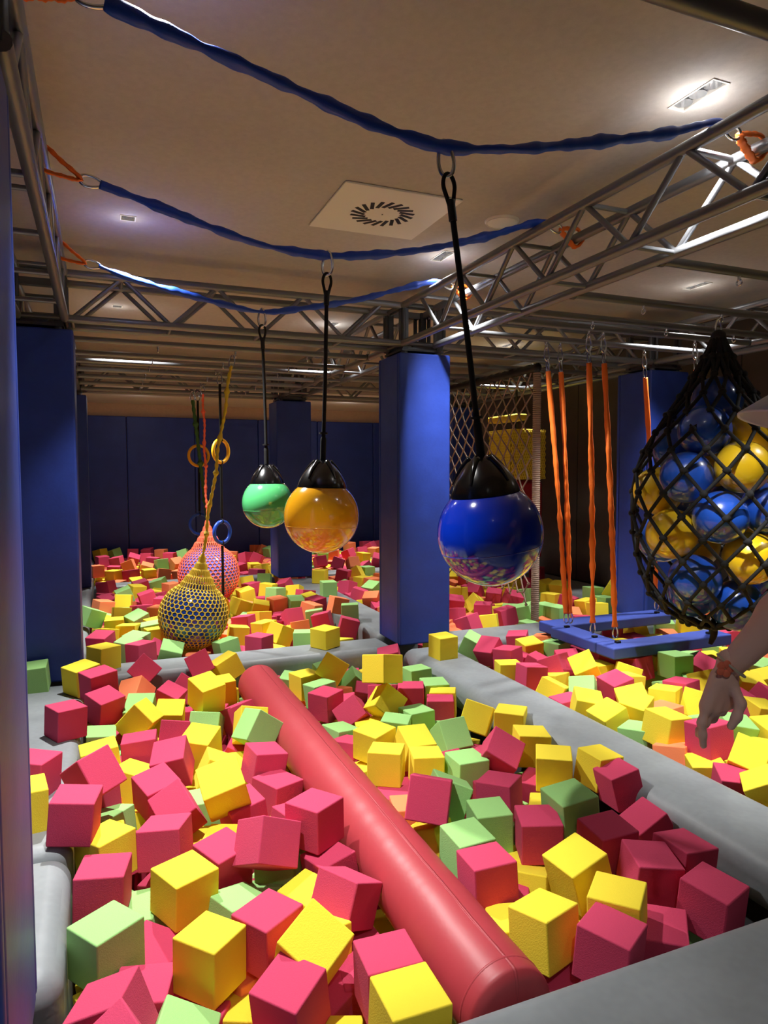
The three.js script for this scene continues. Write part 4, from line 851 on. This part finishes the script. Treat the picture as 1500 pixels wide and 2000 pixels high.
// ---------------------------------------------------------------- person reaching over the pit
function sdfMesh(bones, cell, k) {   // smooth union of tapered capsules, meshed by surface nets
  const lo = V(1e9, 1e9, 1e9), hi = V(-1e9, -1e9, -1e9);
  for (const b of bones) for (const o of [0, 4]) { const r = b[o + 3] + cell * 3 + k; lo.min(V(b[o] - r, b[o + 1] - r, b[o + 2] - r)); hi.max(V(b[o] + r, b[o + 1] + r, b[o + 2] + r)); }
  const nx = Math.ceil((hi.x - lo.x) / cell) + 1, ny = Math.ceil((hi.y - lo.y) / cell) + 1, nz = Math.ceil((hi.z - lo.z) / cell) + 1, F = new Float32Array(nx * ny * nz);
  for (let z = 0, n = 0; z < nz; z++) for (let y = 0; y < ny; y++) for (let x = 0; x < nx; x++, n++) {
    const px = lo.x + x * cell, py = lo.y + y * cell, pz = lo.z + z * cell; let d = 1e3;
    for (const b of bones) {
      const ax = b[4] - b[0], ay = b[5] - b[1], az = b[6] - b[2], qx = px - b[0], qy = py - b[1], qz = pz - b[2];
      const t = Math.max(0, Math.min(1, (qx * ax + qy * ay + qz * az) / (ax * ax + ay * ay + az * az + 1e-9)));
      const e = Math.hypot(qx - ax * t, qy - ay * t, qz - az * t) - (b[3] + (b[7] - b[3]) * t), h = Math.max(0, k - Math.abs(d - e)) / k;
      d = Math.min(d, e) - h * h * k * 0.25;
    }
    F[n] = d;
  }
  const id = new Int32Array(nx * ny * nz).fill(-1), pos = [], idx = [], at = (x, y, z) => x + nx * (y + ny * z);
  for (let z = 0; z < nz - 1; z++) for (let y = 0; y < ny - 1; y++) for (let x = 0; x < nx - 1; x++) {
    let c = 0, sx = 0, sy = 0, sz = 0; const f = []; let m = 0;
    for (let q = 0; q < 8; q++) { f[q] = F[at(x + (q & 1), y + (q >> 1 & 1), z + (q >> 2))]; if (f[q] < 0) m |= 1 << q; }
    if (m === 0 || m === 255) continue;
    for (let a = 0; a < 8; a++) for (const ax of [1, 2, 4]) { if (a & ax) continue; const b = a | ax; if ((f[a] < 0) === (f[b] < 0)) continue; const t = f[a] / (f[a] - f[b]); sx += (a & 1) + (ax === 1 ? t : 0); sy += (a >> 1 & 1) + (ax === 2 ? t : 0); sz += (a >> 2) + (ax === 4 ? t : 0); c++; }
    id[at(x, y, z)] = pos.length / 3; pos.push(lo.x + (x + sx / c) * cell, lo.y + (y + sy / c) * cell, lo.z + (z + sz / c) * cell);
  }
  for (let z = 1; z < nz - 1; z++) for (let y = 1; y < ny - 1; y++) for (let x = 1; x < nx - 1; x++) {
    const f0 = F[at(x, y, z)] < 0;
    for (const [dx, dy, dz, u, v] of [[1, 0, 0, [0, 1, 0], [0, 0, 1]], [0, 1, 0, [0, 0, 1], [1, 0, 0]], [0, 0, 1, [1, 0, 0], [0, 1, 0]]]) {
      if (f0 === F[at(x + dx, y + dy, z + dz)] < 0) continue;
      const a = id[at(x, y, z)], b = id[at(x - u[0], y - u[1], z - u[2])], c = id[at(x - u[0] - v[0], y - u[1] - v[1], z - u[2] - v[2])], d = id[at(x - v[0], y - v[1], z - v[2])];
      if (a < 0 || b < 0 || c < 0 || d < 0) continue;
      f0 ? idx.push(a, b, c, a, c, d) : idx.push(a, c, b, a, d, c);
    }
  }
  const g = new THREE.BufferGeometry(); g.setAttribute('position', new THREE.Float32BufferAttribute(pos, 3)); g.setAttribute('uv', new THREE.Float32BufferAttribute(new Float32Array(pos.length / 3 * 2), 2)); g.setIndex(idx); g.computeVertexNormals(); return g;
}
{
  const skin = phys(0xecc2b3, { roughness: 0.55 }), F = V(-Math.cos(R(22)), 0, -Math.sin(R(22))), S = V(-F.z, 0, F.x);   // facing direction, to the person's right-hand side
  const O = V(1.505, 0, -0.994), at = (f, y, s) => O.clone().addScaledVector(F, f).addScaledVector(S, s).setY(y);
  const t = thing('person', 'person in a pale grey peaked cap reaching one hand down over the pit', 'person', [0, 0, 0]);
  const B = (a, ra, b, rb) => [a.x, a.y, a.z, ra, b.x, b.y, b.z, rb];
  const wrist = V(1.246, 0.823, -1.088), elbow = V(1.365, 1.005, -1.0), hat = (f, y, s) => at(f + 0.057, y, s);
  const near = S.dot(V(0, 0, -1)) > 0 ? -1 : 1;   // arm on the side of the pit
  const shR = at(0.0, 1.17, -near * 0.15), shL = at(0.0, 1.17, near * 0.15), hipR = at(-0.14, 0.72, -near * 0.08), hipL = at(-0.14, 0.72, near * 0.08);
  const kneeR = at(-0.16, 0.4, -near * 0.09), kneeL = at(-0.18, 0.4, near * 0.09), anR = at(-0.27, 0.075, -near * 0.09), anL = at(-0.31, 0.075, near * 0.09);
  const elL = at(-0.03, 0.92, near * 0.22), wrL = at(0.08, 0.72, near * 0.22);
  const body = sdfMesh([B(at(0, 1.16, 0), 0.1, at(-0.08, 0.92, 0), 0.1), B(at(-0.08, 0.92, 0), 0.1, at(-0.14, 0.74, 0), 0.115), B(shR, 0.055, shL, 0.055), B(at(0, 1.2, 0), 0.045, at(0.01, 1.31, 0), 0.042),
    B(shR, 0.05, elbow, 0.038), B(elbow, 0.038, elbow.clone().lerp(wrist, 0.3), 0.042), B(elbow.clone().lerp(wrist, 0.3), 0.042, wrist, 0.026), B(shL, 0.05, elL, 0.038), B(elL, 0.038, wrL, 0.026), B(wrL, 0.028, at(0.12, 0.63, near * 0.22), 0.024),
    B(hipR, 0.085, kneeR, 0.055), B(kneeR, 0.052, anR, 0.034), B(hipL, 0.085, kneeL, 0.055), B(kneeL, 0.052, anL, 0.034)], 0.013, 0.03);
  const hd = sdfMesh([B(hat(0.0, 1.435, 0), 0.085, hat(0.03, 1.4, 0), 0.08), B(hat(0.05, 1.34, 0), 0.045, hat(0.03, 1.37, 0), 0.06), B(hat(0.105, 1.4, 0), 0.014, hat(0.118, 1.375, 0), 0.016), B(hat(0.0, 1.385, 0.082), 0.02, hat(-0.005, 1.41, 0.085), 0.02), B(hat(0.0, 1.385, -0.082), 0.02, hat(-0.005, 1.41, -0.085), 0.02), B(hat(0.085, 1.345, -0.018), 0.009, hat(0.085, 1.345, 0.018), 0.009)], 0.006, 0.02);
  // hand: palm hanging from the wrist, index stretched down, other fingers half curled behind it, thumb towards the camera side
  const dn = V(-0.22, -0.97, -0.04).normalize(), rt = V(0.9, -0.16, 0.38).normalize(), bk = V(-0.38, 0, 0.92).normalize();
  const H = (d, r, b) => wrist.clone().addScaledVector(dn, d).addScaledVector(rt, r).addScaledVector(bk, b);
  const hb = [B(H(-0.02, 0, 0), 0.025, H(0.02, 0, 0), 0.024), B(H(0.02, -0.014, 0), 0.019, H(0.085, -0.026, 0), 0.0155), B(H(0.02, 0, -0.004), 0.019, H(0.088, -0.006, -0.006), 0.0155), B(H(0.02, 0.01, -0.008), 0.018, H(0.084, 0.013, -0.012), 0.0145), B(H(0.02, 0.016, -0.01), 0.017, H(0.076, 0.03, -0.018), 0.0135)];
  const fin = (base, pts, r) => { let p = base; pts.forEach((q, i) => { hb.push(B(p, r * (1 - 0.08 * i), q, r * (0.92 - 0.08 * i))); p = q; }); };
  fin(H(0.085, -0.026, 0), [H(0.122, -0.03, 0.004), H(0.148, -0.022, 0.002), H(0.172, -0.012, -0.004)], 0.0098);
  fin(H(0.088, -0.006, -0.006), [H(0.126, -0.014, -0.014), H(0.15, -0.012, -0.03), H(0.163, -0.006, -0.045)], 0.0098);
  fin(H(0.084, 0.013, -0.012), [H(0.118, 0.008, -0.028), H(0.134, 0.006, -0.05), H(0.132, 0.006, -0.068)], 0.0092);
  fin(H(0.076, 0.03, -0.018), [H(0.102, 0.028, -0.034), H(0.112, 0.024, -0.052), H(0.108, 0.022, -0.064)], 0.0082);
  fin(H(0.03, 0.014, 0.012), [H(0.062, 0.03, 0.026), H(0.09, 0.026, 0.03), H(0.112, 0.02, 0.028)], 0.0115);
  const hand = sdfMesh(hb, 0.0034, 0.009);
  part(t, 'body', merge([body, hd, hand]), skin);
  const shirt = sdfMesh([B(at(0, 1.17, 0), 0.11, at(-0.13, 0.78, 0), 0.125), B(shR, 0.066, shL, 0.066), B(shR, 0.066, shR.clone().lerp(elbow, 0.55), 0.06), B(shL, 0.066, shL.clone().lerp(elL, 0.55), 0.06)], 0.014, 0.035);
  part(t, 'shirt', shirt, std(0x8a93a6, { bumpMap: clothGrain, bumpScale: 0.0005 }), 'grey blue short-sleeved shirt');
  const tr = sdfMesh([B(at(-0.135, 0.76, 0), 0.118, at(-0.14, 0.72, 0), 0.12), B(hipR, 0.1, kneeR, 0.07), B(kneeR, 0.068, anR.clone().setY(0.1), 0.055), B(hipL, 0.1, kneeL, 0.07), B(kneeL, 0.068, anL.clone().setY(0.1), 0.055)], 0.014, 0.03);
  part(t, 'trousers', tr, std(0x23283a));
  for (const a of [anR, anL]) part(t, 'sock', sdfMesh([B(a.clone().setY(0.09), 0.042, a.clone().addScaledVector(F, 0.02).setY(0.045), 0.042), B(a.clone().addScaledVector(F, 0.02).setY(0.042), 0.042, a.clone().addScaledVector(F, 0.14).setY(0.033), 0.031)], 0.009, 0.02), std(0x202226));
  part(t, 'hair', sdfMesh([B(hat(-0.02, 1.45, 0), 0.092, hat(-0.03, 1.4, 0), 0.09), B(hat(-0.08, 1.38, 0), 0.05, hat(-0.13, 1.2, 0), 0.025)], 0.009, 0.03), std(0x3a2a1e));
  const capMat = std(0xe4e6ee, { roughness: 0.85, bumpMap: clothGrain, bumpScale: 0.0006 });
  const cap = part(t, 'cap', new THREE.SphereGeometry(0.112, 32, 14, 0, Math.PI * 2, 0, Math.PI * 0.5).scale(1.02, 0.9, 1.02).translate(...hat(0.0, 1.425, 0).toArray()), capMat, 'pale grey peaked cap');
  const vg = []; { // curved visor: a bent sheet with thickness
    const nU = 14, nV = 20, pos = [], idx = [], uv = [];
    for (const top of [1, 0]) for (let i = 0; i <= nU; i++) for (let j = 0; j <= nV; j++) { const s = (j / nV * 2 - 1), a = s * 1.15, out = 0.1 + i / nU * 0.085 * Math.sqrt(Math.max(0, 1 - s * s * 0.8)), p = hat(Math.cos(a) * out * 1.02, 1.428 - 0.028 * s * s - i / nU * 0.052 + top * 0.006, Math.sin(a) * out); pos.push(p.x, p.y, p.z); uv.push(i / nU * 0.1, j / nV * 0.2); }
    const w = nV + 1, off = (nU + 1) * w;
    for (let i = 0; i < nU; i++) for (let j = 0; j < nV; j++) { const a = i * w + j; idx.push(a, a + 1, a + w, a + 1, a + w + 1, a + w, off + a, off + a + w, off + a + 1, off + a + 1, off + a + w, off + a + w + 1); }
    for (let j = 0; j < nV; j++) { const a = nU * w + j; idx.push(a, a + 1, off + a, a + 1, off + a + 1, off + a); }
    const g = new THREE.BufferGeometry(); g.setAttribute('position', new THREE.Float32BufferAttribute(pos, 3)); g.setAttribute('uv', new THREE.Float32BufferAttribute(uv, 2)); g.setIndex(idx); g.computeVertexNormals(); vg.push(g);
  }
  capMat.side = THREE.DoubleSide;
  part(cap, 'visor', vg[0], capMat);
  for (const s of [-0.032, 0.032]) {
    const e = part(t, 'eye', new THREE.SphereGeometry(0.0115, 16, 12).translate(...hat(0.097, 1.405, s).toArray()), phys(0xf0ece6, { roughness: 0.2 }));
    part(e, 'iris', new THREE.SphereGeometry(0.0062, 12, 8).translate(...hat(0.1055, 1.405, s).toArray()), phys(0x2c1d14, { roughness: 0.15 }));
    part(t, 'eyebrow', sweep([hat(0.098, 1.424, s - 0.016), hat(0.105, 1.429, s), hat(0.098, 1.424, s + 0.016)], () => [0.0028, 0.0045], { n: 10, seg: 6 }), std(0x3a2a1e));
  }
  part(t, 'lips', sweep([hat(0.088, 1.347, -0.022), hat(0.0965, 1.346, 0), hat(0.088, 1.347, 0.022)], s => [0.0045 * Math.sin(Math.PI * (0.1 + 0.8 * s)), 0.005], { n: 12, seg: 8 }), phys(0xb5675f, { roughness: 0.5 }));
  const ad = elbow.clone().sub(wrist).normalize();
  const br = part(t, 'bracelet', new THREE.TorusGeometry(0.034, 0.0028, 8, 40).applyQuaternion(new THREE.Quaternion().setFromUnitVectors(V(0, 0, 1), ad)).translate(...wrist.clone().addScaledVector(ad, 0.012).toArray()), std(0xb8b2a0, { roughness: 0.5 }));
  const fl = []; const fc = wrist.clone().addScaledVector(ad, 0.012).add(V(-0.033, 0.0, 0.014));
  for (let i = 0; i < 5; i++) { const a = i / 5 * 2 * Math.PI; fl.push(new THREE.SphereGeometry(0.0085, 10, 8).scale(1, 1, 0.4).translate(Math.cos(a) * 0.0105, Math.sin(a) * 0.0105, 0).rotateY(-0.5).translate(fc.x, fc.y, fc.z)); }
  part(br, 'flower', merge(fl), std(0xee7a5c), 'coral flower charm');
}

renderer.render(scene, camera);
